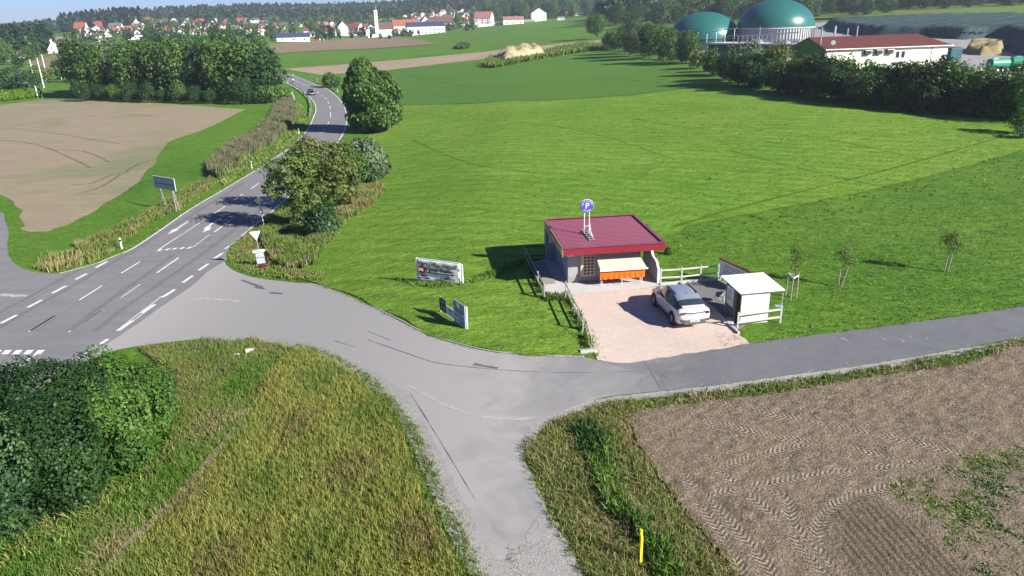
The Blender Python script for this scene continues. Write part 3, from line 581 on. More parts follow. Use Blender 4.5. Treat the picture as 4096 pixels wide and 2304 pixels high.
roadtree('green_shrub', 'round mid green shrub between the brownish tree and the grey willow', (1400,745), 560, 170, 'mid', .22, [(0,0,.5,.42,.42),(.15,0,.4,.34,.35),(-.1,0,.7,.3,.25)], 6000, 51, .08, 'shrub', .2, 0)
roadtree('willow_shrub', 'round silvery grey willow shrub at the meadow edge', (1475,725), 540, 190, 'grey', .26, [(0,0,.52,.42,.42),(.12,0,.35,.38,.32),(-.15,.1,.6,.32,.3)], 9000, 52, .1, 'shrub', .14, 0)
roadtree('low_shrub', 'low blue green shrub at the foot of the roadside trees', (1290,945), 815, 150, 'bluegreen', .2, [(0,0,.5,.42,.45),(.2,0,.4,.28,.38),(-.2,0,.4,.28,.36)], 4200, 53, .06, 'shrub', .22, 0)
roadtree('round_shrub', 'rounded green shrub on the bank left of the tall roadside tree', (1325,350), 288, 75, 'mid', .35, [(0,0,.5,.42,.45),(.2,0,.4,.3,.38),(-.22,.1,.45,.26,.36)], 2500, 54, .08, 'shrub', .2, 0)
# --- woodland on the left: every tree by itself
rw = random.Random(5)
protos = {}
def proto(kind, seed, conifer=False, slim=False, leaf=.42, n=3600):
    key = (kind, seed, conifer)
    if key not in protos:
        bl = conifer_blobs(.55, 1.) if conifer else blobs_round(.75 if not slim else .5, 1., .0, 13, seed)
        me = leafcloud('crown', bl, n, leaf/13., LF['needle'] if conifer else LF[kind], seed, lump=.1 if conifer else .24)
        # leafcloud drops faces under 5 cm: unit-sized prototypes lose only a sliver
        protos[key] = (me, trunkmesh('trunk', .62 if not conifer else .85, .022, bark, 4 if not conifer else 0, seed, .18))
    return protos[key]
def put(name, label, p, h, ws=1., kind='mid', seed=0, group=None, conifer=False, rz=None, cat='tree'):
    cr, tk = proto(kind, seed, conifer); o = thing(name, label, cat, p, rw.uniform(0, 6.28) if rz is None else rz, group, (h*ws, h*ws, h))
    link('crown', cr, o); link('trunk', tk, o); return o
FL = ['tree with overhanging branches at the left end of the wood by the pitch','very dark broad tree, second from the left in the front of the wood','silvery green tree right of the darkest tree in the wood front','green tree right of the silvery tree in the wood front','broad light green tree in the middle of the wood front','slim blue green tree right of the broadest green tree in the wood front','dark gap filling tree right of the slim blue green tree','green tree third from the right end of the wood front','large green tree second from the right end of the wood front','dark tree at the right end of the wood above the bright bush']
front = [(330,398,215,'mid',1.0),(395,402,190,'dark',1.15),(500,405,205,'grey',.9),(585,408,175,'mid',1.15),(680,412,180,'mid',1.),(760,414,230,'bluegreen',.85),(835,414,185,'dark',1.),(905,416,180,'mid',1.05),(985,418,170,'mid',1.2),(1060,418,185,'dark',1.15)]
for i, (x, y, t, k, ws) in enumerate(front):
    p = P(x, y-14); put('woodland_tree', FL[i], p, rise(p, t-12), ws*1.1, k, i % 4, 'front trees of the wood by the stubble field')
for i in range(26):
    x = 345+i*29+rw.uniform(-10, 10); dd = rw.choice([0, 14, 26, 38]); q = P(x, 392+ (x-300)*.02); k = (q.y+dd)/q.y
    p = Vector((q.x*k, q.y*k, H(q.x*k, q.y*k))); h = rise(p, 152+rw.uniform(-28, 30)+(25 if x > 1000 else 0))
    put('woodland_tree', 'tree crown rising behind the front row of the wood beside the stubble field', p, min(h, 27), rw.uniform(.7, 1.05), rw.choice(['mid', 'mid', 'bluegreen', 'dark', 'grey']), i % 4, 'rear trees of the wood by the stubble field')
for i in range(12):
    x = 340+i*63+rw.uniform(-8, 8); p = P(x, 405+(x-300)*.017+rw.uniform(-4, 2)); put('woodland_shrub', 'dark understorey shrub at the edge of the wood by the stubble field', p, rw.uniform(3, 7), 1.1, rw.choice(['dark', 'dark', 'mid']), i % 4, 'understorey shrubs of the wood', cat='shrub')
for x, y, t, w_, l in ((1070,412,335,120,'rounded bright green bush at the right end of the wood'),(1130,405,345,90,'bright green bush nearest the crash barrier of the bend')):
    T('woodland_edge_bush', l, (x, y), t, w_, 'bright' if x > 1100 else 'mid', .38, 1.2, x, 'bush', base=0, trunk=False)
# trees right behind the wood towards the village
for i, (x, y, t, k, ws) in enumerate([(870,200,95,'dark',1.),(930,200,100,'mid',1.1),(985,200,105,'dark',1.),(1040,200,120,'mid',1.1),(330,235,150,'mid',1.),(250,205,150,'grey',.9),(355,240,185,'mid',.9)]):
    p = P(x, y); put('broadleaf_tree', ['dark tree behind the wood, left of the solar roof barn','green tree behind the wood, second left of the solar roof barn','dark round tree just left of the solar roof barn','green tree beside the left end of the solar roof barn','light green tree right of the red hip-roofed house','grey green tree between the white chapel and the red hip-roofed house','green tree at the left tip of the wood'][i], p, rise(p, t), ws*1.1, k, i % 4)
# --- right hand hedge and trees
right = [(2390,155,35,'mid',1.,'lone dark tree standing at the corner of the far green field'),(2440,200,120,'dark',1.3,'low dark bush at the end of the harvested strip'),(2500,215,90,'mid',1.,'yellow green tree left of the smaller dome'),(2545,225,60,'grey',1.,'pale grey willow tree left of the smaller dome'),(2600,235,90,'dark',1.1,'dark tree before the left side of the smaller dome'),(2655,250,100,'mid',1.,'leafy green tree before the left edge of the smaller dome'),
 (2745,255,120,'mid',1.1,'round green tree in front of the smaller dome'),(2790,275,195,'brown',1.3,'small yellowish bush below the smaller dome'),(2850,300,190,'mid',1.2,'green bush below the walkway railing'),(2955,340,155,'grey',1.15,'large silvery green tree below the walkway platform'),(3010,350,240,'mid',1.2,'green shrub right of the large silvery tree'),
 (3100,345,160,'brown',1.1,'brownish green tree before the platform and the green gable'),(3190,375,230,'hedge',1.1,'light green shrub in front of the green gable'),(3270,380,225,'mid',1.1,'green tree covering the left corner of the white hall'),(3350,400,225,'mid',1.,'tall green shrub before the left windows of the white hall'),(3470,405,230,'bright',1.1,'light leafy tree in front of the white hall'),(3590,415,265,'mid',1.2,'green shrub below the garage door of the white hall'),
 (3660,430,290,'dark',1.,'dark shrub left of the dark fir tree'),(3850,440,310,'dark',1.,'dark shrub right of the dark fir tree'),(3935,455,255,'mid',1.1,'green tree in front of the green tank trailer'),(4060,470,250,'mid',1.1,'green tree at the right edge of the picture before the yard'),(4080,535,400,'bright',1.,'bright green bush at the right edge of the picture, foremost of the hedge')]
for i, (x, y, t, k, ws, l) in enumerate(right):
    p = P(x, y); T('hedge_tree', l, (x, y), t, 0, k, .32, 1.15, 60+i, width=rise(p, t)*(.85*ws), base=.02)
p = P(3740, 430); T('fir_tree', 'dark pointed fir tree in front of the right end of the white hall', (3740,430), 205, 190, leaf=.3, dens=1.6, seed=9, conifer=True, base=0)
rh = random.Random(8)
for i in range(78):
    t = (i % 39)/38; x = 2430+t*1680+rh.uniform(-15, 15); y = np.interp(x, [2430,2640,2820,2960,3090,3300,3600,3900,4110], [205,232,285,350,368,408,440,465,490])+rh.uniform(-10, 4)-(10 if i > 38 else 0)
    p = P(x, y); put('hedge_shrub', 'dark shrub low in the long hedge between the meadow and the biogas plant', p, rh.uniform(4.6, 7.)*(1 if x > 2900 else .7)*(1.1 if i > 38 else .9), 1.3, rh.choice(['dark', 'dark', 'mid', 'dark']), i % 4, 'low shrubs of the long hedge by the meadow', cat='shrub')
p = P(4085, 552); T('pale_bush', 'small pale grey green bush at the right edge of the meadow', (4085,552), 500, 90, 'grey', .2, 1., 77, 'bush', base=0, trunk=False)
# --- left edge
for i, (x, y, t, w_, k, l) in enumerate([(40,365,262,200,'bluegreen','wide grey green willow at the left edge behind the clipped hedge'),(120,370,280,120,'bluegreen','grey green willow right of the widest willow behind the clipped hedge'),(20,260,165,110,'mid','round green tree left of the grey barn roof'),(75,270,215,60,'dark','dark green shrub beside the grey barn roof'),(115,240,180,70,'mid','green shrub left of the white chapel'),(150,235,170,50,'mid','small tree close to the left side of the white chapel'),
    (150,330,255,60,'walnut','bushy tree behind the tall floodlight poles'),(200,330,270,70,'walnut','bushy tree left of the small football goal'),(245,320,235,60,'mid','tree behind the small football goal'),(270,330,225,40,'walnut','thin sparse tree beside the small football goal')]):
    T('leafy_tree', l, (x, y), t, w_, k, .45, 1., 200+i, base=.02)
# clipped hedge at left edge
def hedge(name, label, px, h, w_, kind, dens, leaf, seed):
    q = [P(*a) for a in px]; o = thing(name, label, 'hedge', q[0]); bl = []
    for a, b_ in zip(q[:-1], q[1:]):
        L = (b_-a).length; k = max(2, int(L/(h*.5)))
        for j in range(k+1): c = a.lerp(b_, j/k)-q[0]; bl.append((c.x, c.y, h*.5, h*.45, w_*.5, h*.52))
    link('leaves', leafcloud('leaves', bl, dens, leaf, LF[kind], seed, lump=.06, shell=.35), o); return o
hedge('clipped_hedge', 'long clipped bright green hedge at the left edge behind the stubble field', [(-300,425),(0,407),(150,390)], 3.1, 3., 'hedge', 16000, .3, 5)
# reed strip and verge growth along the main road
def scatter(name, label, poly, dens, hgt_, kinds, seed=0, wd=.035, blades=4, lean=.35, off=0, mask=None, kind='stuff', bend=.5, dome=0):
    """grass-like blades grown over a plan polygon, one mesh with several leaf materials"""
    A = np.array(poly); rs = np.random.RandomState(seed); x0, y0 = A.min(0); x1, y1 = A.max(0)
    n = int((x1-x0)*(y1-y0)*dens); p = np.c_[rs.uniform(x0, x1, n), rs.uniform(y0, y1, n)]; p = p[inside(p, A)]
    if mask is not None: p = p[mask(p[:, 0], p[:, 1], rs)]
    p = np.repeat(p, blades, 0)+rs.normal(0, .06, (len(p)*blades, 2)); m = len(p)
    z = hz(p[:, 0], p[:, 1])+off; h = hgt_*rs.uniform(.5, 1.25, m)*(1+.3*np.sin(p[:, 0]*1.7)*np.sin(p[:, 1]*1.3))
    a = rs.uniform(0, 6.28, m); l = rs.uniform(0, lean, m)*h; dx, dy = np.cos(a), np.sin(a); b = rs.uniform(0, 6.28, m); sx, sy = np.cos(b)*wd, np.sin(b)*wd
    base = np.c_[p, z]; v0 = base-np.c_[sx, sy, 0*sx]; v1 = base+np.c_[sx, sy, 0*sx]
    md = base+np.c_[dx*l*.4, dy*l*.4, h*.62]; v2 = md+np.c_[sx, sy, 0*sx]*.8; v3 = md-np.c_[sx, sy, 0*sx]*.8
    tp = base+np.c_[dx*l*(1+bend), dy*l*(1+bend), h]
    V = np.stack([v0, v1, v2, v3, tp], 1).reshape(-1, 3)
    i = np.arange(m)*5; Fq = np.concatenate([np.c_[i, i+1, i+2, i+3], np.c_[i+3, i+2, i+4, i+4]])
    Fq = np.c_[i, i+1, i+2, i+3]; T3 = np.c_[i+3, i+2, i+4]
    me = bpy.data.meshes.new(name); nl = Fq.size+T3.size
    me.vertices.add(len(V)); me.vertices.foreach_set('co', V.astype(np.float32).ravel()); me.loops.add(nl)
    me.loops.foreach_set('vertex_index', np.r_[Fq.ravel(), T3.ravel()].astype(np.int32)); me.polygons.add(len(Fq)+len(T3))
    me.polygons.foreach_set('loop_start', np.r_[np.arange(0, Fq.size, 4), Fq.size+np.arange(0, T3.size, 3)].astype(np.int32)); me.update(calc_edges=True)
    at = me.attributes.new('var', 'FLOAT', 'POINT'); at.data.foreach_set('value', np.repeat(rs.uniform(0, 1, m), 5).astype(np.float32))
    names = [k for k, _ in kinds]; pr = np.array([w_ for _, w_ in kinds], float); pr /= pr.sum()
    pat = (.5+.5*np.sin(p[:, 0]*.9+seed)*np.sin(p[:, 1]*.7+seed*2)+rs.normal(0, .25, m)).clip(0, .999)
    mi = np.searchsorted(np.cumsum(pr), pat).clip(0, len(names)-1)
    for k in names: me.materials.append(LF[k])
    me.polygons.foreach_set('material_index', np.r_[mi, mi].astype(np.int32))
    o = link(name, me); tag(o, label, 'vegetation', None, 'stuff'); return o
scatter('reed_belt', 'brownish purple reed and weed belt along the left side of the main road', W([(840,705),(830,670),(900,600),(1010,545),(1080,480),(1110,420),(1150,400),(1185,420),(1190,470),(1150,520),(1080,580),(1000,625),(920,690),(870,720)]), 26, 1.15, [('weed', 1.5), ('reed', 5), ('weed', 1), ('reed', 1), ('dark', .6)], 3, .05, 5)
scatter('verge_weeds', 'rough green and brown weeds on the bank left of the main road', W([(300,985),(420,935),(520,890),(640,820),(760,750),(840,715),(870,725),(800,790),(690,850),(560,920),(470,985),(390,1020),(330,1020)]), 30, .5, [('weed', 3), ('rust', 1), ('dark', 1), ('weed', 2), ('straw', 1)], 4, .032, 5)
scatter('verge_weeds', 'pale dry grass tufts at the rounded corner of the junction', W([(130,1075),(180,1020),(300,1010),(390,1025),(470,1000),(400,1040),(300,1075),(200,1092)]), 12, .5, [('straw', 2), ('weed', 3)], 6, .04, 5)
scatter('verge_weeds', 'strip of weeds between reed belt and road edge', W([(870,725),(920,700),(1000,640),(1090,590),(1160,530),(1195,480),(1190,420),(1205,420),(1240,470),(1215,510),(1150,580),(1060,645),(980,690),(900,745)]), 5, .4, [('weed', 4), ('hedge', 1), ('straw', 1)], 7, .06, 5)
scatter('bank_weeds', 'tall green weeds around the priority sign and below the roadside trees', W([(1060,880),(1150,840),(1240,830),(1330,850),(1390,830),(1380,900),(1320,970),(1290,1000),(1260,1060),(1180,1080),(1100,1060),(1060,1000),(1040,950)]), 42, .6, [('weed', 5), ('bright', 1), ('dark', .6), ('reed', .6), ('straw', .6)], 8, .032, 6)
scatter('bank_weeds', 'reddish dry weeds on the bank between roadside trees and meadow', W([(1370,800),(1440,750),(1520,745),(1540,770),(1480,830),(1400,880),(1350,880)]), 34, .6, [('weed', 2), ('straw', 2), ('weed', 2), ('rust', 1.5)], 9, .03, 6)
scatter('bank_weeds', 'mixed rough grass at the corner around the yield sign', W([(915,1030),(925,985),(1000,925),(1050,895),(1060,1000),(1100,1060),(1200,1085),(1330,1090),(1300,1125),(1150,1118),(1000,1095),(930,1065)]), 34, .24, [('weed', 5), ('straw', 1.2), ('weed', 2), ('rust', .5)], 10, .022, 5)
scatter('bank_weeds', 'dark green weeds beside the banner and the deck', W([(1560,1115),(1680,1130),(1840,1140),(1900,1110),(2000,1075),(2095,1035),(2110,1060),(1990,1110),(1900,1135),(1780,1155),(1660,1150)]), 34, .28, [('bright', 2), ('weed', 4), ('bright', 2)], 12, .022, 5)
scatter('fence_weeds', 'green weeds growing along the stair fence', W([(2110,1080),(2150,1150),(2190,1210),(2270,1205),(2310,1290),(2345,1395),(2375,1400),(2330,1270),(2270,1185),(2180,1190),(2130,1060)]), 30, .4, [('bright', 2), ('weed', 4), ('dark', 1)], 13, .035, 5)
# foreground crop and grasses
WT = [crv(W(q), 8) for q in ([(1060,1530),(985,1635),(937,1725),(860,1815),(800,1885),(685,2015),(600,2095),(533,2160),(411,2304),(320,2430)], [(1440,1850),(1400,1930),(1330,2060),(1276,2152),(1200,2304),(1140,2420)], [(1510,1880),(1460,1990),(1390,2120),(1300,2304),(1250,2420)], [(1190,1640),(1130,1760),(1040,1900)], [(1230,1990),(1120,2160),(1040,2304)])]
def cfm(x, y, rs):                       # thin growth in the wheel tracks
    d = np.full(len(x), 9.); p = np.c_[x, y]
    for t in WT:
        for a, b_ in zip(t[:-1], t[1:]):
            a = np.array(a); b_ = np.array(b_); k = (((p-a)@(b_-a))/((b_-a)@(b_-a)+1e-9)).clip(0, 1); d = np.minimum(d, np.linalg.norm(p-a-k[:, None]*(b_-a), axis=1))
    return (d > .16) | (rs.rand(len(x)) < .35)
lines('wheel_track', WT, .34, .10, ground_mat('trodden_grass', (.5, [(.3, (.26, .25, .12)), (.7, (.36, .34, .20))]), (4., [(.3, (.2, .2, .1)), (.7, (.42, .38, .25))]), bumps=((9., .4, .1),)), .5)
scatter('ripening_crop', 'yellow green ripening cover crop in the left foreground field', CF, 105, .27, [('weed', 2.8), ('ear', 4.4), ('weed', 2.2), ('rust', .5)], 14, .0095, 4, .5, mask=cfm)
GS = W([(560,1395),(700,1378),(830,1362),(1018,1358),(1177,1392),(1066,1500),(1000,1600),(937,1725),(800,1885),(685,2015),(533,2160),(411,2304),(330,2440),(-150,2440),(-150,2250),(100,2200),(350,2050),(600,1880),(690,1800),(700,1600),(640,1450)])
scatter('field_margin_grass', 'long green grass strip between the big hedge and the crop', GS, 70, .26, [('bright', 1), ('weed', 6), ('straw', 1.2)], 15, .012, 4, .9, mask=cfm)
scatter('field_margin_grass', 'brownish weeds on the corner beside the junction', W([(560,1400),(700,1380),(830,1366),(940,1372),(940,1450),(900,1540),(760,1640),(700,1600),(640,1460)]), 50, .34, [('rust', 1.2), ('weed', 5), ('reed', .5)], 16, .015, 5, .5)
VG = W([(2125,1760),(2200,1690),(2385,1625),(2552,1600),(2552,1640),(2490,1688),(2510,1771),(2560,1870),(2625,1962),(2690,2046),(2770,2145),(2840,2229),(2890,2304),(2980,2480),(2440,2480),(2350,2304),(2300,2200),(2230,2080),(2165,1930),(2105,1813)])
scatter('ditch_grass', 'mixed green and rusty grass on the ditch bank beside the ploughed field', VG, 80, .24, [('straw', .8), ('weed', 4), ('rust', 1.8), ('straw', .8), ('weed', 3)], 17, .013, 4, .9)
scatter('ditch_nettles', 'dark green nettles growing in the ditch', W([(2290,1720),(2370,1700),(2420,1760),(2440,1850),(2480,1980),(2560,2080),(2660,2180),(2740,2304),(2780,2420),(2640,2420),(2600,2250),(2530,2130),(2430,2050),(2390,1950),(2360,1850),(2320,1780)]), 50, .42, [('dark', 3), ('bright', 3), ('weed', 2)], 18, .032, 6, .6)
scatter('verge_grass', 'short grass fringe between the side road and the ploughed field', W([(2385,1616),(2552,1600),(2781,1572),(3162,1522),(3500,1474),(4096,1364),(4300,1330),(4300,1345),(4096,1384),(3848,1465),(3467,1518),(3162,1570),(2781,1616),(2552,1645)]), 40, .22, [('weed', 4), ('bright', 2), ('straw', 2)], 19, .018, 5, .8)
scatter('seedlings', 'patch of green seedlings on the ploughed field', W([(3560,1950),(3700,1880),(3848,1825),(4096,1790),(4300,1780),(4500,2500),(4000,2480),(3916,2304),(3760,2160),(3660,2080)]), 210, .10, [('weed', 4), ('hedge', 2), ('grey', 2)], 20, .034, 3, 1.3, mask=lambda x, y, rs: np.sin(x*1.1)*np.sin(y*1.4)+rs.normal(0, .7, len(x)) > .1)
scatter('lot_edge_grass', 'thin dry weeds at the corner of the gravel lot', W([(2860,1330),(2930,1340),(3000,1378),(2960,1392),(2880,1390)]), 20, .1, [('straw', 3), ('weed', 1)], 22, .015, 4, 1)
scatter('lot_edge_grass', 'thin dry weeds along the left side of the gravel lot', W([(2345,1290),(2380,1330),(2405,1400),(2430,1440),(2370,1430),(2350,1380)]), 26, .12, [('straw', 2), ('weed', 2)], 23, .015, 4, 1)
lines('bare_furrow', [[(985,1635),(937,1725),(860,1815),(800,1885),(685,2015),(600,2095),(533,2160),(411,2304),(320,2430)]], .42, .12, beige, .4)
# big hedge bottom left: three shrubs
def bigshrub(name, label, spots, kind, n, leaf, seed, lump=.16):
    b0 = P(*spots[0][0]); o = thing(name, label, 'shrub', b0); bl = []
    for (x, y), top, wpx in spots:
        p = P(x, y); h = rise(p, top); w_ = wid(p, wpx); q = p-b0
        bl += [(q.x, q.y, h*.5, w_*.5, w_*.5, h*.5), (q.x+w_*.2, q.y-w_*.18, h*.32, w_*.34, w_*.34, h*.34), (q.x-w_*.22, q.y, h*.62, w_*.3, w_*.34, h*.34)]
    link('leaves', leafcloud('leaves', bl, n, leaf, LF[kind], seed, lump=lump, shell=.35, gapn=1.4), o)
    link('trunk', trunkmesh('trunk', 2.2, .09, bark, 8, seed, 1.4), o); return o
bigshrub('hazel_shrub', 'bright green broad leaved shrub at the right end of the foreground hedge', [((590,1700),1450,270),((470,1740),1420,270),((520,1860),1540,250)], 'hazel', 34000, .105, 1)
bigshrub('dogwood_shrub', 'dark green dense shrub in the middle of the foreground hedge', [((330,1830),1440,330),((200,1850),1445,300),((290,2000),1560,330)], 'dark', 36000, .10, 2)
bigshrub('dogwood_shrub', 'dark shrub filling the left edge of the foreground hedge', [((40,1850),1465,300),((-100,1850),1460,300),((60,2090),1600,330),((-90,2100),1600,300)], 'bluegreen', 36000, .10, 3)
scatter('hedge_foot_weeds', 'bright weeds at the foot of the foreground hedge', W([(-100,2150),(150,2100),(400,1990),(560,1880),(650,1800),(700,1700),(720,1800),(600,1930),(380,2080),(200,2200),(-100,2330)]), 40, .4, [('bright', 4), ('rust', 1), ('weed', 2)], 24, .03, 5, .7)
# straw heap in the crop field
def mound(name, label, cat, px, hgt_, mat, res, seed, sharp=1., kind=None, amp=.15):
    A = np.array(W(px)); x0, y0 = A.min(0); x1, y1 = A.max(0); gx, gy = np.meshgrid(np.arange(x0, x1, res), np.arange(y0, y1, res)); g = np.c_[gx.ravel(), gy.ravel()]; g = g[inside(g, A)]
    n = len(A); bd = []
    for i in range(n):
        a = A[i]; b_ = A[(i+1) % n]; k = max(1, int(np.linalg.norm(b_-a)/res)); bd += [a+(b_-a)*j/k for j in range(k)]
    bd = np.array(bd); d = np.full(len(g), 1e9)
    for i in range(n):
        a = A[i]; b_ = A[(i+1) % n]; t = (((g-a)@(b_-a))/((b_-a)@(b_-a))).clip(0, 1); d = np.minimum(d, np.linalg.norm(g-a-t[:, None]*(b_-a), axis=1))
    rs = np.random.RandomState(seed); s = (d*sharp/hgt_).clip(0, 1); s = s*s*(3-2*s)
    zz = s*hgt_*(1+amp*np.sin(g[:, 0]*.5+seed)*np.sin(g[:, 1]*.6)+amp*.4*np.sin(g[:, 0]*1.7)*np.sin(g[:, 1]*2.1+1))+rs.normal(0, .02*hgt_, len(g))
    pts = np.r_[bd, g]; z = np.r_[np.zeros(len(bd))-.05, zz]
    r = delaunay_2d_cdt([Vector(p_) for p_ in pts], [(i, (i+1) % len(bd)) for i in range(len(bd))], [], 1, 1e-5)
    V = np.array([(q.x, q.y) for q in r[0]]); T_ = np.array([t for t in r[2] if len(t) == 3])
    idx = [o_[0] if len(o_) else 0 for o_ in r[3]]; Z = hz(V[:, 0], V[:, 1])+z[idx]; c = V.mean(0); cz = H(*c)
    me = npmesh(name, np.c_[V-c, Z-cz], T_, mat, smooth=True); o = link(name, me, loc=(c[0], c[1], cz)); return tag(o, label, cat, None, kind)
ochre = ground_mat('dry_straw', (.4, [(.35, (.36, .29, .16)), (.65, (.5, .43, .27))]), (1.5, [(.3, (.2, .19, .08)), (.7, (.6, .52, .35))]), fine=((5., .6, 1.3),), bumps=((3., .8, .4),))
mound('straw_heap', 'long heap of yellowed straw in the crop field', 'heap', [(1960,246),(1990,232),(2060,212),(2170,205),(2200,225),(2120,238),(2010,258)], 3.4, ochre, .7, 1, .7, amp=.3)
scatter('heap_weeds', 'green weeds along the foot of the yellow straw heap', W([(1925,262),(1960,235),(2010,235),(2120,225),(2250,195),(2330,180),(2440,190),(2400,200),(2250,222),(2120,245),(1990,272),(1940,272)]), 1.6, 1.6, [('weed', 3), ('walnut', 3), ('hedge', 1)], 31, .2, 6)
scatter('heap_weeds', 'small weedy clump in the far green field', W([(1815,192),(1850,182),(1880,186),(1870,196),(1830,198)]), 1., 2., [('walnut', 3), ('dark', 3)], 32, .3, 6)

# ragged grass fringes where verge meets road
def fringe(label, px, w_, dens, h, kinds, seed):
    c = crv(W(px), 6); L = []; R_ = []
    for i, a in enumerate(c):
        d = np.array(c[min(i+1, len(c)-1)])-np.array(c[max(i-1, 0)]); d /= np.linalg.norm(d)+1e-9; n = np.array([-d[1], d[0]])*w_/2; L.append(tuple(np.array(a)+n)); R_.append(tuple(np.array(a)-n))
    scatter('edge_grass', label, L+R_[::-1], dens, h, kinds, seed, .014, 4, 1.)
KG = [('weed', 5), ('straw', .8), ('weed', 2)]
fringe('ragged grass along the gravel edge of the crop field', [(1177,1388),(1304,1428),(1425,1495),(1510,1565),(1580,1650),(1640,1740),(1690,1850),(1745,1990),(1810,2130),(1880,2290),(1950,2440)], .75, 70, .2, KG, 41)
fringe('sparse weeds creeping over the gravel strip', [(1500,1530),(1610,1640),(1680,1760),(1745,1890),(1800,2010),(1870,2160),(1950,2304)], .5, 9, .1, KG, 42)
fringe('weeds along the left side of the ditch bank', [(2125,1745),(2100,1815),(2150,1920),(2195,2030),(2250,2130),(2310,2240),(2390,2400)], .5, 45, .16, KG, 43)
fringe('grass creeping over the lawn kerb', [(1272,1139),(1383,1180),(1495,1231),(1606,1287),(1717,1343),(1860,1385),(1987,1411),(2130,1424),(2337,1430)], .22, 60, .08, [('weed', 3), ('bright', 2), ('straw', 1)], 44)
fringe('grass at the lawn edge east of the lot', [(3000,1374),(3339,1331),(3657,1290),(4096,1226)], .25, 45, .1, [('weed', 3), ('bright', 2), ('straw', 1)], 45)
fringe('weeds in the middle of the gravel track', [(2060,2180),(2080,2250),(2090,2330)], .7, 30, .08, KG, 46)
fringe('dry grass along the left road edge', [(330,1070),(466,1022),(764,832),(1015,683),(1166,580)], .5, 14, .16, KG, 47)

scatter('lawn_tufts', 'short tufts of grass on the mown lawn between side road and kiosk', W([(1200,1125),(1400,1165),(1620,1275),(1860,1375),(2337,1420),(2270,1200),(2180,1200),(2120,1060),(1860,1095),(1500,1050),(1300,1030)]), 9, .08, [('weed', 3), ('bright', 3), ('hedge', 2)], 51, .022, 3, 1.2)
scatter('lawn_tufts', 'short tufts of grass on the lawn around the saplings', W([(2700,1110),(2640,1040),(3000,960),(3600,840),(4096,760),(4096,1215),(3657,1280),(3339,1322),(3010,1365),(3140,1290),(3100,1150),(2880,1060)]), 6, .09, [('weed', 2), ('bright', 4), ('weed', 2)], 52, .024, 3, 1.2)
scatter('meadow_tufts', 'scattered clumps of taller grass in the big meadow', W([(1330,1000),(1470,700),(1600,440),(2500,400),(3000,420),(4096,520),(4096,750),(3200,900),(2640,1030),(2100,980),(1860,1070)]), .9, .12, [('weed', 2), ('hedge', 2), ('bright', 2)], 53, .07, 3, 1.2)

fringe('dry grass and stalks along the ditch side of the ploughed field', [(2552,1630),(2505,1690),(2530,1771),(2585,1870),(2655,1962),(2715,2046),(2798,2145),(2868,2229),(2920,2304),(3010,2450)], .75, 75, .17, [('straw', 2), ('weed', 2), ('rust', 2.5), ('straw', 1)], 48)
fringe('dry grass along the upper edge of the ploughed field', [(2552,1640),(2781,1612),(3162,1566),(3467,1512),(3848,1459),(4096,1374),(4330,1330)], .4, 45, .12, [('straw', 2), ('weed', 3), ('rust', 1)], 49)
# ================================================================ materials for built things
white = plain('white_render', (.80, .79, .76), .85, .2, var=.04)
cream = plain('cream_render', (.78, .73, .58), .85, .2, var=.05)
greywall = plain('grey_render', (.30, .30, .30), .85, .2, var=.06, scale=1.5)
greenwall = plain('green_render', (.16, .24, .06), .85, .2, var=.08)
redpaint = plain('dark_red_metal', (.21, .016, .027), .35, .5, var=.08)
redroof = plain('burgundy_sheet_metal', (.205, .048, .075), .34, .6, var=.10)
steel = plain('galvanised_steel', (.50, .50, .50), .35, .5, .6, var=.1)
whitemetal = plain('white_metal', (.80, .80, .79), .4, .5, var=.03)
black = plain('black_rubber', (.015, .015, .016), .8, .2)
dark = plain('dark_plastic', (.03, .03, .032), .5, .4)
darkwood = plain('dark_brown_wood', (.055, .02, .012), .6, .3, var=.3)
greywood = plain('weathered_grey_wood', (.33, .31, .27), .9, .15, var=.25, scale=9, bmp=.3)
fencewood = plain('bleached_fence_wood', (.46, .46, .40), .9, .15, var=.25, scale=8)
whitewood = plain('white_painted_boards', (.70, .66, .61), .8, .2, var=.05)
orange = plain('orange_cloth', (.85, .13, .01), .85, .1, var=.12, scale=6)
canvas = plain('cream_canvas', (.50, .42, .33), .9, .1, var=.05)
cstripe = plain('beige_soffit', (.30, .22, .15), .9, .1, var=.2)
stone = plain('dark_rubble_stone', (.17, .155, .15), .95, .1, var=.4, scale=12, bmp=.8)
signblue = plain('sign_blue', (.07, .065, .36), .45, .4, var=.05)
signwhite = plain('sign_white', (.78, .78, .76), .45, .4, var=.02)
signgrey = plain('sign_back_grey', (.20, .24, .27), .4, .5, var=.05)
yellow = plain('signal_yellow', (.80, .66, .02), .45, .4, var=.04)
ink = plain('black_ink', (.035, .035, .04), .7, .2)
tarp = plain('grey_banner_tarp', (.66, .66, .65), .6, .3, var=.06)
glassd, nt = newmat('window_glass'); b = bsdf(nt, .08, .8); b.inputs['Base Color'].default_value = (.03, .04, .05, 1)
roofs = {'red': plain('red_roof_tiles', (.21, .06, .045), .85, .2, var=.18, scale=1.5), 'orange': plain('orange_roof_tiles', (.30, .095, .05), .85, .2, var=.15, scale=1.5), 'brown': plain('brown_roof_tiles', (.13, .075, .06), .85, .2, var=.2, scale=1.5),
 'grey': plain('grey_roof_tiles', (.13, .125, .13), .8, .2, var=.15, scale=1.5), 'solar': plain('solar_roof', (.05, .06, .12), .25, .6, var=.1), 'pink': plain('faded_red_tiles', (.32, .14, .12), .85, .2, var=.12, scale=1.5)}
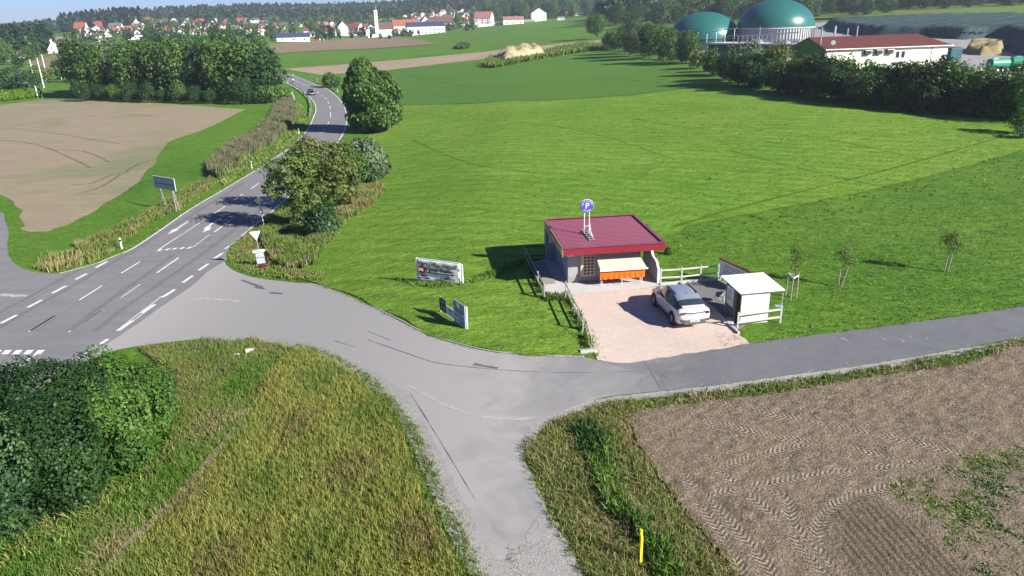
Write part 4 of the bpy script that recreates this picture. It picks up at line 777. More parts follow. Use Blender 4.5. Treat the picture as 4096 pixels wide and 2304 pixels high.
def textmesh(s, size, mat, ext=.004, align='CENTER', shear=0, bold=0.):
    c = bpy.data.curves.new('t', 'FONT'); c.body = s; c.size = size; c.extrude = ext; c.offset = bold; c.align_x = align; c.align_y = 'CENTER'; c.shear = shear
    o = bpy.data.objects.new('t', c); COL.objects.link(o); dg = bpy.context.evaluated_depsgraph_get(); dg.update()
    me = bpy.data.meshes.new_from_object(o.evaluated_get(dg)); bpy.data.objects.remove(o); bpy.data.curves.remove(c)
    me.materials.clear(); me.materials.append(mat); return me
def text(name, s, size, mat, parent, loc, rot=(R(90), 0, 0), **k):
    o = link(name, textmesh(s, size, mat, **k), parent, loc); o.rotation_euler = rot; return o
# ================================================================ kiosk
KZ = KB.z+.06; KA = R(6.5)
K = thing('kiosk', 'flat roofed grey sales kiosk with burgundy sheet metal roof on the concrete deck', 'kiosk', (KB.x, KB.y, KZ), KA)
mb = MB(); mb.box((2.15, 2.45, 1.2), (4.3, 4.9, 2.4)); mb.box((-.2, 5.2, 1.2), (.95, .6, 2.4)); mb.box((4.9, 3.6, 1.2), (1.4, 2.8, 2.4)); mb.build('wall', greywall, K)
MB().box((2.15, -.02, .2), (4.34, .04, .4)).build('plinth', plain('plinth_grey', (.25, .24, .24), .9, .1), K)
mb = MB(); prof = [(-.02, .0), (1.3, 0), (1.7, .04)]
pw = [(-1.15, 0), (2.2, 0), (2.2, 2.35), (1.75, 2.32), (1.45, 2.28), (1.25, 2.05), (1.05, 1.95), (.75, 1.92), (.45, 1.78), (.2, 1.5), (-.05, 1.42), (-.45, 1.4), (-.8, 1.28), (-1.0, 1.05), (-1.12, 1.0), (-1.15, .98)]
mb.yz(pw, 5.78, 5.88); mb.build('partition', greywall, K)
cp = MB()
for a, b_ in zip(pw[2:], pw[3:]): cp.bar((5.83, a[0], a[1]+.012), (5.83, b_[0], b_[1]+.012), .14, .05)
cp.bar((5.83, -1.17, 0), (5.83, -1.17, 1.0), .14, .05)
cp.build('partition_cap', whitemetal, K)
# roof: ribbed sheet behind a deep fascia
RX0, RX1, RY0, RY1 = -.62, 6.08, -1.5, 5.75; ZF = 2.38
mb = MB(); mb.box(((RX0+RX1)/2, RY0+.02, ZF+.24), (RX1-RX0, .05, .48)); mb.box((RX1-.02, (RY0+RY1)/2, ZF+.24), (.05, RY1-RY0, .48)); mb.box(((RX0+RX1)/2, RY1, ZF+.24), (RX1-RX0, .05, .48))
fs = mb.build('fascia', redpaint, K)
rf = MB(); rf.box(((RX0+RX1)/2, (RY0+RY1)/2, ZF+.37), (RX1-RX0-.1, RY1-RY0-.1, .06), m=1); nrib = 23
for i in range(nrib):
    y = RY0+.28+(RY1-RY0-.5)*i/(nrib-1); rf.add([(RX0+.12, y-.085, ZF+.401), (RX0+.12, y-.07, ZF+.44), (RX0+.12, y+.07, ZF+.44), (RX0+.12, y+.085, ZF+.401), (RX1-.22, y-.085, ZF+.401), (RX1-.22, y-.07, ZF+.44), (RX1-.22, y+.07, ZF+.44), (RX1-.22, y+.085, ZF+.401)], [(0,1,5,4),(1,2,6,5),(2,3,7,6),(3,2,1,0),(4,5,6,7)])
rf.build('roof', [redroof, plain('shaded_trough', (.055, .012, .02), .6, .3, var=.3)], K)  # shade between the ribs is put into the troughs' dark colour
tr = MB(); tr.box(((RX0+RX1)/2, RY0+.06, ZF+.497), (RX1-RX0+.04, .26, .03)); tr.box((RX1-.08, (RY0+RY1)/2, ZF+.497), (.2, RY1-RY0-.3, .03)); tr.box(((RX0+RX1)/2, RY1-.02, ZF+.497), (RX1-RX0, .16, .03)); tr.box((RX0+.06, (RY0+RY1)/2, ZF+.5), (.14, RY1-RY0, .03))
tr.build('roof_trim', redroof, K)
# side board with faded lettering, hung on the left roof edge
sb = MB().box((RX0-.03, (RY0+RY1)/2-.1, ZF+.22), (.05, 7.1, .62)).build('side_sign_board', plain('mustard_board', (.33, .20, .07), .6, .3, var=.25), K)
for y, s_ in ((4.2, 'Verkaufs'), (1.9, 'automat'), (-.2, 'Diesch')): text('lettering', s_, .5, signwhite, sb, (RX0-.065, y, ZF+.22), (R(90), 0, R(-90)))
for y in (-1.25, 5.2): MB().cyl((RX0-.07, y, ZF+.22), (RX0-.058, y, ZF+.22), .26, n=20).build('round_emblem', signwhite, sb)
MB().xz([(4.4, 2.02), (4.4, 2.38), (.05, 2.38), (.05, 2.15)], -.12, -.02).build('front_beam', redpaint, K)
MB().box((.18, -.035, 2.0), (.5, .03, .3)).build('notice', signwhite, K)
MB().box((-.2, 4.87, 1.75), (.5, .03, .8)).build('poster', signwhite, K)
vm = MB().box((1.3, -.08, 1.3), (.95, .14, 1.75)).build('vending_front', canvas, K, bevel=.01)
for r in range(7):
    for c in range(3): MB().box((1.12+c*.24, -.16, .62+r*.22), (.15, .03, .12)).build('vending_slot', darkwood if (r+c) % 2 else dark, vm)
MB().box((3.3, -.05, 1.35), (1.9, .08, 1.3)).build('sales_hatch', dark, K)
MB().box((3.2, -.07, 2.32), (3.0, .08, .12)).build('soffit', cstripe, K)
mb = MB()
for k in range(14): mb.box((1.8+k*.2, -.125, 2.32), (.09, .03, .12))
mb.build('soffit_batten', canvas, K)
aw = MB(); aw.add([(1.65, -.14, 2.34), (4.35, -.14, 2.34), (5.0, -1.3, 1.18), (1.9, -1.3, 1.18), (1.65, -.14, 2.31), (4.35, -.14, 2.31), (5.0, -1.3, 1.15), (1.9, -1.3, 1.15)], [(0,1,2,3),(7,6,5,4),(0,4,5,1),(1,5,6,2),(2,6,7,3),(3,7,4,0)])
a_ = aw.build('awning', canvas, K); MB().box((3.45, -1.33, 1.15), (3.2, .07, .09)).build('front_rail', whitemetal, a_)
for x in (1.7, 4.6): MB().cyl((x+.2, -.1, 1.2), (x+.2, -1.25, 1.18), .018).build('awning_arm', whitemetal, a_)
tb = thing('cloth_table', 'long table with bright orange cloth under the cream awning', 'table', Matrix.Translation((KB.x, KB.y, KZ)) @ Matrix.Rotation(KA, 4, 'Z') @ Vector((3.4, -.85, 0)), KA)
MB().box((0, .05, .98), (2.9, .6, .03)).build('table_top', orange, tb)
mb = MB(); rr = random.Random(3); n = 40
for k in range(n):
    x0 = -1.5+3.0*k/n; x1 = -1.5+3.0*(k+1)/n; y0 = -.33+.03*math.sin(k*1.3); y1 = -.33+.03*math.sin((k+1)*1.3)
    mb.add([(x0, y0-.02, .5+.02*math.sin(k)), (x1, y1-.02, .5+.02*math.sin(k+1)), (x1, -.31, .99), (x0, -.31, .99)], [(0, 1, 2, 3)])
o = mb.build('cloth_skirt', orange, tb); so_ = o.modifiers.new('thick', 'SOLIDIFY'); so_.thickness = .012
for x, y in ((-1.35, -.2), (1.35, -.2), (-1.35, .2), (1.35, .2), (0, -.2)): MB().cyl((x, y, 0), (x, y, .97), .022).build('leg', whitemetal, tb)
# round sign on the roof
def KW(x, y, z=0): return Matrix.Translation((KB.x, KB.y, KZ)) @ Matrix.Rotation(KA, 4, 'Z') @ Vector((x, y, z))
RS = thing('roof_sign', 'round blue parking sign reading Getränke Essen on white posts on the kiosk roof', 'sign', KW(1.6, 1.3, ZF+.44), KA)
mb = MB()
for dx in (-.14, .14): mb.bar((dx, -1.3, .05), (dx, 1.2, .05), .05, .06)
for i in range(6): mb.bar((-.16, -1.25+i*.49, .075), (.16, -1.25+i*.49, .075), .05, .04)
mb.build('ladder_base', steel, RS)
mb = MB()
for dx in (-.17, .17): mb.cyl((dx, .35, 0), (dx, .35, 1.75), .028)
mb.cyl((-.17, .35, .55), (.17, .35, .55), .022); mb.cyl((.17, .35, .5), (.17, -.85, .06), .025); mb.cyl((.17, .3, .9), (.17, -.3, .06), .018)
mb.build('post', whitemetal, RS)
ds = MB().cyl((0, .33, 1.95), (0, .27, 1.95), .44, n=48).build('disc', signblue, RS)
MB().cyl((0, .345, 1.95), (0, .33, 1.95), .465, n=48).build('rim', signwhite, ds)
text('letter', 'P', .56, signwhite, ds, (0, .262, 1.95)); 
for s_, r_, a0, st, up in (('GETRÄNKE', .345, 90, -21, 1), ('ESSEN', .345, -90, 19, -1)):
    for i, ch in enumerate(s_):
        a = R(a0+(i-(len(s_)-1)/2)*st); rz = a-R(90) if up > 0 else a+R(90)
        o = link('letter', textmesh(ch, .155, signwhite), ds); o.matrix_basis = Matrix.Translation((math.cos(a)*r_, .262, 1.95+math.sin(a)*r_)) @ Matrix.Rotation(R(90), 4, 'X') @ Matrix.Rotation(rz, 4, 'Z')
# stacked goods / bike at the left back of the kiosk
# ================================================================ fences
def fence(name, label, posts, tops, rails=((.92, .1), (.4, .1)), mat=greywood, ph=1.05, pw_=.09, zoff=.05):
    q = [P(*a) if not isinstance(a, Vector) else a for a in posts]; o = thing(name, label, 'fence', q[0]); b0 = q[0]
    for a in q: p_ = a-b0; MB().box((p_.x, p_.y, ph/2-.05), (pw_, pw_, ph+.1)).build('post', mat, o)
    for z, hh in rails:
        for a, b_ in zip(q[:-1], q[1:]): MB().bar(a-b0+Vector((0, 0, z)), b_-b0+Vector((0, 0, z)), .035, hh).build('rail', mat, o)
    return o
fence('wooden_fence', 'weathered two-rail fence on the grass right of the kiosk partition wall', [(2642,1134),(2725,1129),(2801,1121),(2873,1114)], 0, mat=fencewood)
fence('wooden_fence', 'weathered rail fence along the left side of the concrete deck', [(2101,1042),(2153,1148),(2178,1196)], 0, ph=1.1)
fence('wooden_fence', 'short rail fence joining the back corner of the deck to the kiosk wall', [(2101,1040),(2180,1036)], 0, rails=((1.0, .09), (.3, .09)), mat=darkwood)
fence('stair_fence', 'low rail fence crossing the front left corner of the deck', [(2178,1198),(2263,1186)], 0, rails=((.95, .08), (.25, .08)))
fence('stair_fence', 'long rail fence running downhill from the deck beside the gravel lot', [(2263,1188),(2298,1262),(2332,1326)], 0, rails=((.9, .09), (.45, .09)))
b0 = P(2332,1326); e0 = P(2364,1402); o = thing('handrail', 'thin rail sloping down to the pale kerb stone at the lot corner', 'handrail', b0)
MB().cyl((0, 0, .85), e0-b0+Vector((0, 0, .1)), .02).build('rail', greywood, o); MB().box(e0-b0+Vector((0, 0, .1)), (.06, .06, .35)).build('post', greywood, o)
o = MB().box((0, 0, .05), (.95, .3, .18), rz=.1).build('kerb_stone', kerbm, bevel=.03); o.location = P(2355,1408); tag(o, 'loose pale kerb stone at the corner of lawn and gravel lot', 'stone')
# wooden decking boards on the deck
mb = MB(); q = [P(2130,1056), P(2180,1050), P(2226,1140), P(2176,1150)]; base_ = q[0]
for i in range(9):
    t0, t1 = i/9+.01, (i+1)/9-.01; a = q[0].lerp(q[1], t0); b_ = q[0].lerp(q[1], t1); c = q[3].lerp(q[2], t1); d = q[3].lerp(q[2], t0)
    vs = [v_-base_ for v_ in (a, b_, c, d)]; mb.add([(v_.x, v_.y, v_.z+.09) for v_ in vs]+[(v_.x, v_.y, v_.z+.13) for v_ in vs], [(0,1,2,3),(4,5,6,7),(0,1,5,4),(1,2,6,5),(2,3,7,6),(3,0,4,7)])
o = mb.build('board_walk', greywood); o.location = base_; tag(o, 'grey plank walkway lying on the shaded deck left of the kiosk', 'walkway')
# ================================================================ shed
s0 = P(2957,1300); s1 = P(3068,1290); sb_ = P(2896,1262); SA = math.atan2(s1.y-s0.y, s1.x-s0.x); SW = (s1-s0).length; SD = (sb_-s0).length
print('shed', SW, SD, math.degrees(SA))
S = thing('shed', 'small white boarded shed with pale flat roof beside the paved patio', 'shed', (s0.x, s0.y, s0.z+.02), SA); hF = 2.0; hB = 2.15; SD = 2.0
MB().box((SW/2, .04, hF/2), (SW, .08, hF)).build('front_wall', whitewood, S)
mb = MB()
for k in range(11): mb.box((SW/2, -.012, .12+k*.175), (SW-.02, .03, .155), rx=R(-5))
mb.build('cladding', whitewood, S)
MB().box((SW-.05, SD/2, hF/2), (.1, SD-.16, hF)).build('side_wall', whitewood, S); MB().box((SW/2, SD-.05, hF/2), (SW, .1, hF)).build('back_wall', whitewood, S)
MB().box((.05, 1.3, hF/2), (.12, 1.3, hF)).build('stone_wall', stone, S); MB().box((.12, .36, hF/2), (.06, .58, hF)).build('door', darkwood, S)
bd = MB().box((-.03, 1.35, 1.25), (.04, .8, 1.1)).build('notice_board', signwhite, S)
for z in (1.62, 1.5, 1.38, 1.2, 1.1): MB().box((-.053, 1.35+.05*(z*7 % 1), z), (.008, .5, .03)).build('writing_line', ink, bd)
rf = MB(); nr = 26; x0, x1, y0, y1 = -.25, SW+.75, -.3, SD+.35
for i in range(nr):
    a = x0+(x1-x0)*i/nr; b_ = x0+(x1-x0)*(i+.5)/nr; c = x0+(x1-x0)*(i+1)/nr
    rf.add([(a, y0, hF+.02), (b_, y0, hF+.03), (c, y0, hF+.02), (a, y1, hB+.02), (b_, y1, hB+.03), (c, y1, hB+.02)], [(0, 1, 4, 3), (1, 2, 5, 4)])
rf.box(((x0+x1)/2, (y0+y1)/2, (hF+hB)/2-.0), (x1-x0-.04, y1-y0-.04, .03), rx=math.atan2(hB-hF, y1-y0)); rf.build('roof', plain('pale_sheet_roof', (.84, .83, .81), .8, .2, var=.02), S)
q = P(2949,1313); e = P(3120,1292)
o = fence('rail_barrier', 'two white rails on posts in front of the white shed', [(2949,1315),(3120,1292)], 0, rails=((.85, .12), (.38, .12)), mat=fencewood, ph=1.0)
q = P(3122,1250); o = thing('wash_stand', 'thin post with small blue tray right of the white shed', 'stand', q); MB().cyl((0, 0, -.1), (.02, 0, 1.25), .035).build('post', greywood, o); MB().box((-.15, 0, .45), (.42, .3, .05)).build('tray', plain('blue_plastic', (.25, .33, .55), .5, .4), o, bevel=.01)
# kerb slab in front of shed door
o = MB().box((0, 0, .08), (.9, .5, .12), rz=SA+.9).build('concrete_slab', kerbm, bevel=.02); o.location = P(2918,1290); tag(o, 'pale concrete step slab by the dark shed door', 'slab')
# information board behind the patio
a = P(2876,1118); b_ = P(2995,1178); L = (b_-a).length; ia = math.atan2(b_.y-a.y, b_.x-a.x)
I = thing('information_board', 'long white notice board with dark red top strip behind the shed', 'sign', a, ia); L = min(L, 4.2)
MB().box((L/2, 0, .85), (L, .05, 1.15)).build('panel', signwhite, I); MB().box((L/2, 0, 1.47), (L+.1, .16, .09)).build('top_strip', redpaint, I)
for x in (.05, L-.05): MB().box((x, .06, .7), (.08, .08, 1.5)).build('post', greywood, I)
for z, w_, x in ((1.2, 2.4, .5), (1.05, 2.8, .5), (.85, 1.9, .4), (.7, 2.2, .4)): MB().box((x+w_/2, -.03, z), (w_, .008, .06)).build('writing_line', signgrey, I)
# ================================================================ chair
q = P(2876,1208); CH = thing('garden_chair', 'light round-backed garden chair with dark seat on the paved patio', 'chair', q, R(200))
mb = MB(); 
for k in range(14):
    a0, a1 = R(-15+k*15), R(-15+(k+1)*15); mb.cyl((math.cos(a0)*.27, math.sin(a0)*.27, .68+.14*math.sin(max(0, min(math.pi, a0)))), (math.cos(a1)*.27, math.sin(a1)*.27, .68+.14*math.sin(max(0, min(math.pi, a1)))), .02, n=6)
for x in (-.25, .25): mb.cyl((x, -.05, .42), (x, -.05, .68), .018, n=6)
mb.build('back_frame', whitemetal, CH); mb = MB()
for k in range(10): a0, a1 = R(k*18), R((k+1)*18); mb.add([(math.cos(a0)*.24, math.sin(a0)*.24, .42), (math.cos(a1)*.24, math.sin(a1)*.24, .42), (math.cos(a1)*.265, math.sin(a1)*.265, .66+.13*math.sin(a1)), (math.cos(a0)*.265, math.sin(a0)*.265, .66+.13*math.sin(a0))], [(0, 1, 2, 3)])
mb.build('backrest', signgrey, CH); MB().cyl((0, 0, .40), (0, 0, .44), .25, n=16).build('seat', dark, CH)
for x, y in ((-.2, -.2), (.2, -.2), (-.2, .2), (.2, .2)): MB().cyl((x*1.1, y*1.1, 0), (x, y, .4), .016, n=6).build('leg', whitemetal, CH)
# ================================================================ cars
def paintmat(name, c, rough=.28, metal=.3):
    m, nt = newmat(name); b = bsdf(nt, rough, .6, metal); b.inputs['Base Color'].default_value = (*c, 1); b.inputs['Coat Weight'].default_value = .6; b.inputs['Coat Roughness'].default_value = .08; return m
def make_car(name, label, loc, ang, paint, roofp, sc=1., sedan=False):
    C = thing(name, label, 'car', loc, ang, None, sc)     # local +x is forward, origin at rear axle centre
    g = glassd
    st = [(-.90,.70,.55,.86,.90,.62,0),(-.84,.86,.50,.96,1.0,.70,0),(-.70,.90,.30,1.0,1.09,.74,0),(-.55,.915,.24,1.02,1.19,.70,1),(-.1,.92,.22,1.02,1.42,.66,1),(.25,.92,.22,1.0,1.53,.64,2),(.8,.925,.22,.98,1.60,.64,2),(1.3,.925,.22,.97,1.61,.65,2),(1.75,.925,.22,.96,1.57,.65,3),(2.1,.92,.22,.97,1.36,.68,3),(2.42,.915,.22,.97,1.10,.74,0),(2.75,.90,.24,.90,1.04,.72,0),(3.2,.86,.28,.80,.96,.66,0),(3.5,.78,.34,.66,.84,.55,0),(3.64,.60,.45,.56,.68,.40,0)]
    v = []; nP = 9
    for x, w_, zb, zbelt, zt, wr, _ in st:
        half = [(0, zb), (w_*.82, zb), (w_*.98, zb+.12), (w_, (zb+zbelt)/2+.05), (w_*.97, zbelt), (wr+.03, zt-.07), (wr-.06, zt-.015), (wr*.5, zt+.005), (0, zt+.015)]
        v.append([(x, y, z) for y, z in half])
    for side in (1, -1): pass
    body = MB(); glass = MB(); top = MB()
    V = [[(x, s*y, z) for x, y, z in row] for row in v for s in (1,)]
    for s in (1, -1):
        for i in range(len(st)-1):
            for j in range(nP-1):
                a, b1, c, d = v[i][j], v[i][j+1], v[i+1][j+1], v[i+1][j]; f = [(p_[0], p_[1]*s, p_[2]) for p_ in (a, b1, c, d)]
                k0, k1 = st[i][6], st[i+1][6]; side = j == 4; roofq = j >= 5
                gh = (k0 and k1)
                if side and (gh or (k0 == 3) or (k1 == 1 and False)): tgt = glass
                elif roofq and k0 == 3: tgt = glass if i >= 8 else top
                elif roofq and k0 == 1 and k1 in (1,): tgt = glass
                elif roofq and gh: tgt = top
                else: tgt = body
                tgt.add(f, [(0, 1, 2, 3)])
        for row in (v[0], v[-1]):
            for j in range(nP-1): body.add([(row[j][0], row[j][1]*s, row[j][2]), (row[j+1][0], row[j+1][1]*s, row[j+1][2]), (row[j+1][0], 0, row[j+1][2]), (row[j][0], 0, row[j][2])], [(0, 1, 2, 3)])
    def fin(mb, nm, mt):
        o = mb.build(nm, mt, C); me = o.data; bm = bmesh.new(); bm.from_mesh(me); bmesh.ops.remove_doubles(bm, verts=bm.verts, dist=.001); bmesh.ops.recalc_face_normals(bm, faces=bm.faces); bm.to_mesh(me); bm.free()
        for p_ in me.polygons: p_.use_smooth = True
        return o
    bo = fin(body, 'body', paint); fin(glass, 'window', g); fin(top, 'roof', roofp)
    for s in (1, -1):
        for x in (0, 2.77):
            MB().cyl((x, s*.80, .36), (x, s*.928, .36), .43, n=24).build('wheel_arch', dark, C)
            w_ = MB().cyl((x, s*.70, .345), (x, s*.945, .345), .345, n=28).build('wheel', black, C, bevel=.02)
            MB().cyl((x, s*.94, .345), (x, s*.955, .345), .22, .16, n=20).build('rim', signgrey, w_)
        MB().box((1.35, s*.92, .30), (2.0, .035, .14)).build('sill', dark, C)
        MB().box((2.05, s*1.0, 1.05), (.16, .2, .13)).build('mirror', paint, C, bevel=.02)
        MB().bar((.35, s*.60, 1.575), (1.7, s*.60, 1.625), .05, .04).build('roof_rail', dark, C)
        MB().box((3.5, s*.60, .68), (.14, .3, .12), rz=s*-.5).build('headlight', signwhite, C, bevel=.01)
        MB().box((-.87, s*.62, .93), (.1, .34, .1), rz=s*.28).build('tail_light', plain('tail_light_red', (.10, .02, .025), .25, .6), C, bevel=.01)
        MB().box((-.885, s*.66, .52), (.06, .28, .08), rz=s*.2).build('bumper_vent', dark, C)
        for x in (.75, 1.6): MB().box((x, s*.925, .86), (.16, .02, .025)).build('door_handle', dark, C)
        for x in (.45, 1.28, 2.2): MB().box((x, s*.926, .62), (.012, .006, .62)).build('door_seam', dark, C)
    MB().box((-.89, 0, .93), (.04, .95, .05)).build('light_strip', dark, C); MB().box((-.86, 0, .42), (.14, 1.2, .24)).build('rear_bumper', plain('bumper_grey', (.09, .09, .095), .6, .3), C, bevel=.02)
    pl = MB().box((-.94, 0, .50), (.02, .5, .11)).build('number_plate', signwhite, C); MB().box((-.951, 0, .5), (.004, .4, .05)).build('plate_writing', ink, pl)
    MB().box((3.62, 0, .5), (.05, .5, .11)).build('front_plate', signwhite, C); MB().box((-.62, 0, 1.215), (.16, 1.25, .03), ry=-.25).build('spoiler', paint, C)
    MB().cyl((.42, 0, 1.57), (.36, 0, 1.66), .03, .012).build('antenna', dark, C)
    return C
fl, rl = P(2621,1223), P(2694,1299); hd = (fl-rl).normalized(); rt = Vector((hd.y, -hd.x, 0)); ax = rl+rt*.84
make_car('parked_car', 'silver white coupe-roofed car parked on the pinkish gravel lot', (ax.x, ax.y, rl.z+.05), math.atan2(hd.y, hd.x), paintmat('silver_white_paint', (.56, .56, .57), .35, .1), paintmat('sky_tinted_roof_paint', (.42, .45, .52), .2, .5), 1.06)  # roof colour bluer and darker than the body, imitating reflected sky
a, b_ = P(1231,372), P(1249,388); hd = (b_-a).normalized(); c = P(1243,378)
make_car('driving_car', 'dark blue car coming round the bend of the main road', (c.x, c.y, c.z+.03), math.atan2(hd.y, hd.x), paintmat('dark_blue_paint', (.02, .022, .05)), paintmat('dark_blue_roof', (.02, .022, .05)), 1.)
# motorcycle with rider
def skin(name, verts, edges, mat, parent=None, sub=1):
    me = bpy.data.meshes.new(name); me.from_pydata([v_[:3] for v_ in verts], edges, []); o = link(name, me, parent); me.materials.append(mat)
    o.modifiers.new('skin', 'SKIN'); sv = me.skin_vertices[0].data
    for i, v_ in enumerate(verts): sv[i].radius = (v_[3], v_[3]); sv[i].use_root = i == 0
    if sub: s_ = o.modifiers.new('sub', 'SUBSURF'); s_.levels = sub; s_.render_levels = sub
    return o
c = P(1172,330); hd = (P(1190,339)-P(1155,322)).normalized(); ma = math.atan2(hd.y, hd.x)
M = thing('motorcycle', 'dark motorcycle with white fairing ridden ahead of the bend behind the dark car', 'motorcycle', (c.x, c.y, c.z+.03), ma)
for x in (-.72, .72): w_ = MB().cyl((x, -.06, .31), (x, .06, .31), .31, n=18).build('wheel', black, M); MB().cyl((x, -.065, .31), (x, .065, .31), .17, n=12).build('rim', steel, w_)
MB().xz([(-.75,.7),(-.3,.45),(.2,.35),(.5,.5),(.45,.85),(.2,.98),(-.15,.8),(-.6,.85),(-.9,.9)], -.13, .13).build('frame', dark, M, bevel=.03)
MB().xz([(.35,.6),(.7,.75),(.72,1.0),(.5,1.22),(.38,.95)], -.2, .2).build('fairing', whitemetal, M, bevel=.04); MB().cyl((.5, -.38, 1.02), (.5, .38, 1.02), .018).build('handlebar', steel, M); MB().cyl((.72, 0, .31), (.5, 0, .95), .04).build('fork', steel, M)
rd = skin('person', [(-.25,0,.88,.17),(-.12,0,1.1,.18),(.02,0,1.36,.17),(.06,0,1.5,.07),(.1,0,1.6,.085),(-.05,.22,1.38,.075),(.15,.32,1.2,.055),(.45,.33,1.06,.045),(-.05,-.22,1.38,.075),(.15,-.32,1.2,.055),(.45,-.33,1.06,.045),(.2,.2,.86,.09),(-.1,.22,.5,.065),(.02,.2,.36,.05),(.2,-.2,.86,.09),(-.1,-.22,.5,.065),(.02,-.2,.36,.05)],
    [(0,1),(1,2),(2,3),(3,4),(2,5),(5,6),(6,7),(2,8),(8,9),(9,10),(0,11),(11,12),(12,13),(0,14),(14,15),(15,16)], plain('black_leather', (.025, .025, .03), .5, .3))
rd.location = (c.x, c.y, c.z+.03); rd.rotation_euler = (0, 0, ma); tag(rd, 'rider in black leathers and helmet sitting on the motorcycle', 'person')
hm = MB().cyl((.1, 0, 1.55), (.12, 0, 1.66), .12, .15, 12).cyl((.12, 0, 1.66), (.1, 0, 1.8), .15, .07, 12).build('helmet', dark, rd, smooth=True)
# ================================================================ signs and posts
def delin(px, grp='white delineator posts along the main road', lab='white roadside marker post with black band along the main road'):
    p = P(*px); o = thing('delineator_post', lab, 'marker post', p, rw.uniform(-.5, .5), grp)
    MB().xz([(-.06, -.1), (.06, -.1), (.06, .97), (-.06, 1.05)], -.05, .05).build('post', whitemetal, o, bevel=.01); MB().box((0, 0, .78), (.135, .115, .2), ry=.25).build('band', black, o); return o
for i, (q, l) in enumerate([((488,994),'white marker post nearest the left side of the junction'),((1008,674),'white marker post beside the reed belt'),((1196,537),'white marker post where the tree shadow leaves the road'),((1241,452),'lower white marker post at the crash barrier of the bend'),((1238,409),'white marker post at the crash barrier, second from its near end'),((1220,384),'white marker post left of the dark car'),((1188,356),'white marker post on the barrier between motorcycle and dark car'),((1152,334),'white marker post left of the motorcycle'),
    ((1173,304),'white marker post where the farm track joins the far road'),((1268,326),'white marker post at the start of the right crash barrier'),((1351,368),'white marker post close to the tall roadside tree'),((1384,522),'grey marker post in the shade right of the road')]): delin(q, lab=l)
def guard(name, label, px):
    q = [P(*a) for a in px]; o = thing(name, label, 'crash barrier', q[0]); b0 = q[0]; pts = crv([(a.x, a.y) for a in q], 5)
    mb = MB(); P3 = [Vector((a[0], a[1], H(*a)))-b0 for a in pts]
    for a, b_ in zip(P3[:-1], P3[1:]): mb.bar(a+Vector((0, 0, .62)), b_+Vector((0, 0, .62)), .06, .3)
    mb.build('rail', steel, o)
    for a in P3[::2]: MB().box(a+Vector((0, 0, .3)), (.1, .1, .7)).build('post', steel, o)
guard('guardrail', 'steel crash barrier on the left side of the road bend', [(1239,474),(1246,440),(1244,416),(1237,399),(1221,381),(1188,355),(1154,336)])
guard('guardrail', 'steel crash barrier on the right side of the road bend', [(1242,323),(1267,328),(1312,346),(1351,369)])
p = P(1059, 914); h = 2.55; o = thing('priority_sign', 'yellow and white diamond priority road sign on a leaning white pole', 'sign', p, R(28)); o.rotation_euler = (0, R(-4), R(24))
MB().cyl((0, 0, -.2), (0, 0, h+.3), .035).build('pole', whitemetal, o); d = MB().xz([(-.42, h+.4), (0, h-.02), (.42, h+.4), (0, h+.82)], -.06, -.045).build('plate', signwhite, o)
MB().xz([(-.22, h+.4), (0, h+.18), (.22, h+.4), (0, h+.62)], -.072, -.062).build('yellow_field', yellow, d); MB().box((.12, .02, 1.75), (.14, .05, .8)).build('rolled_sign', signwhite, o); MB().box((-.08, .02, 2.1), (.1, .05, .3)).build('clamp', whitemetal, o)
p = P(1048, 1062); o = thing('yield_sign', 'white back of a triangular yield sign standing in the weeds at the junction', 'sign', p, R(12)); o.rotation_euler = (0, R(-3), R(12)); h = 2.9
MB().cyl((0, 0, -.2), (0, 0, h), .035).build('pole', steel, o); MB().xz([(-.45, h+.12), (0, h-.68), (.45, h+.12)], -.05, -.035).build('plate', signwhite, o)
a = MB().xz([(-.5, 1.18), (.38, 1.18), (.55, 1.3), (.38, 1.42), (-.5, 1.42)], -.05, -.035).build('arrow_board', signwhite, o); text('writing', 'Biogas', .2, ink, a, (-.03, -.055, 1.3))
a = MB().xz([(-.33, .2), (.33, .2), (.33, 1.14), (-.33, 1.14)], -.05, -.035).build('lower_board', plain('board_grey', (.42, .44, .46), .5, .3), o); text('writing', 'Buwog', .2, ink, a, (0, -.055, .75))
fl_ = thing('flower_pot', 'small pot of dark red flowers below the yield sign', 'flowers', P(1052,1074)); link('flowers', leafcloud('flowers', [(0, 0, .22, .35, .25, .2)], 260, .07, leafmat('red_petals', (.10, .01, .02), (.32, .03, .06)), 4), fl_); MB().cyl((0, 0, 0), (0, 0, .2), .14, .18, 10).build('pot', stone, fl_)
# big direction sign seen from behind
a, b_ = P(655, 836), P(706, 846); B = thing('direction_sign', 'large grey backed direction sign on two lattice posts beside the main road', 'sign', a, math.atan2(b_.y-a.y, b_.x-a.x)); Wd = (b_-a).length; h = 4.2; print('dsign', Wd, rise(a, 700))
h = rise(a, 704)
B.rotation_euler = (R(0), 0, B.rotation_euler.z)
for x in (0, Wd):
    mb = MB(); mb.cyl((x, 0, -.2), (x, 0, h), .045); mb.cyl((x+.02, .5, -.2), (x, .08, h*.62), .035)
    for k in range(6):
        z0, z1 = k*h*.1, (k+1)*h*.1; f = lambda z: .5-.44*z/(h*.62); mb.cyl((x, 0, z0 if k % 2 else z1), (x, f(z1 if k % 2 else z0), z1 if k % 2 else z0), .02)
    mb.build('lattice_post', steel, B)
PHt = h*.36; EX = Wd*.32
pn = MB().box((Wd/2, -.08, h-PHt/2), (Wd+2*EX, .05, PHt)).build('panel', plain('panel_back', (.34, .38, .42), .5, .4), B)
mb = MB()
for z in (h, h-PHt): mb.bar((-EX, -.08, z), (Wd+EX, -.08, z), .07, .05)
for x in (-EX, Wd+EX): mb.bar((x, -.08, h-PHt), (x, -.08, h), .07, .05)
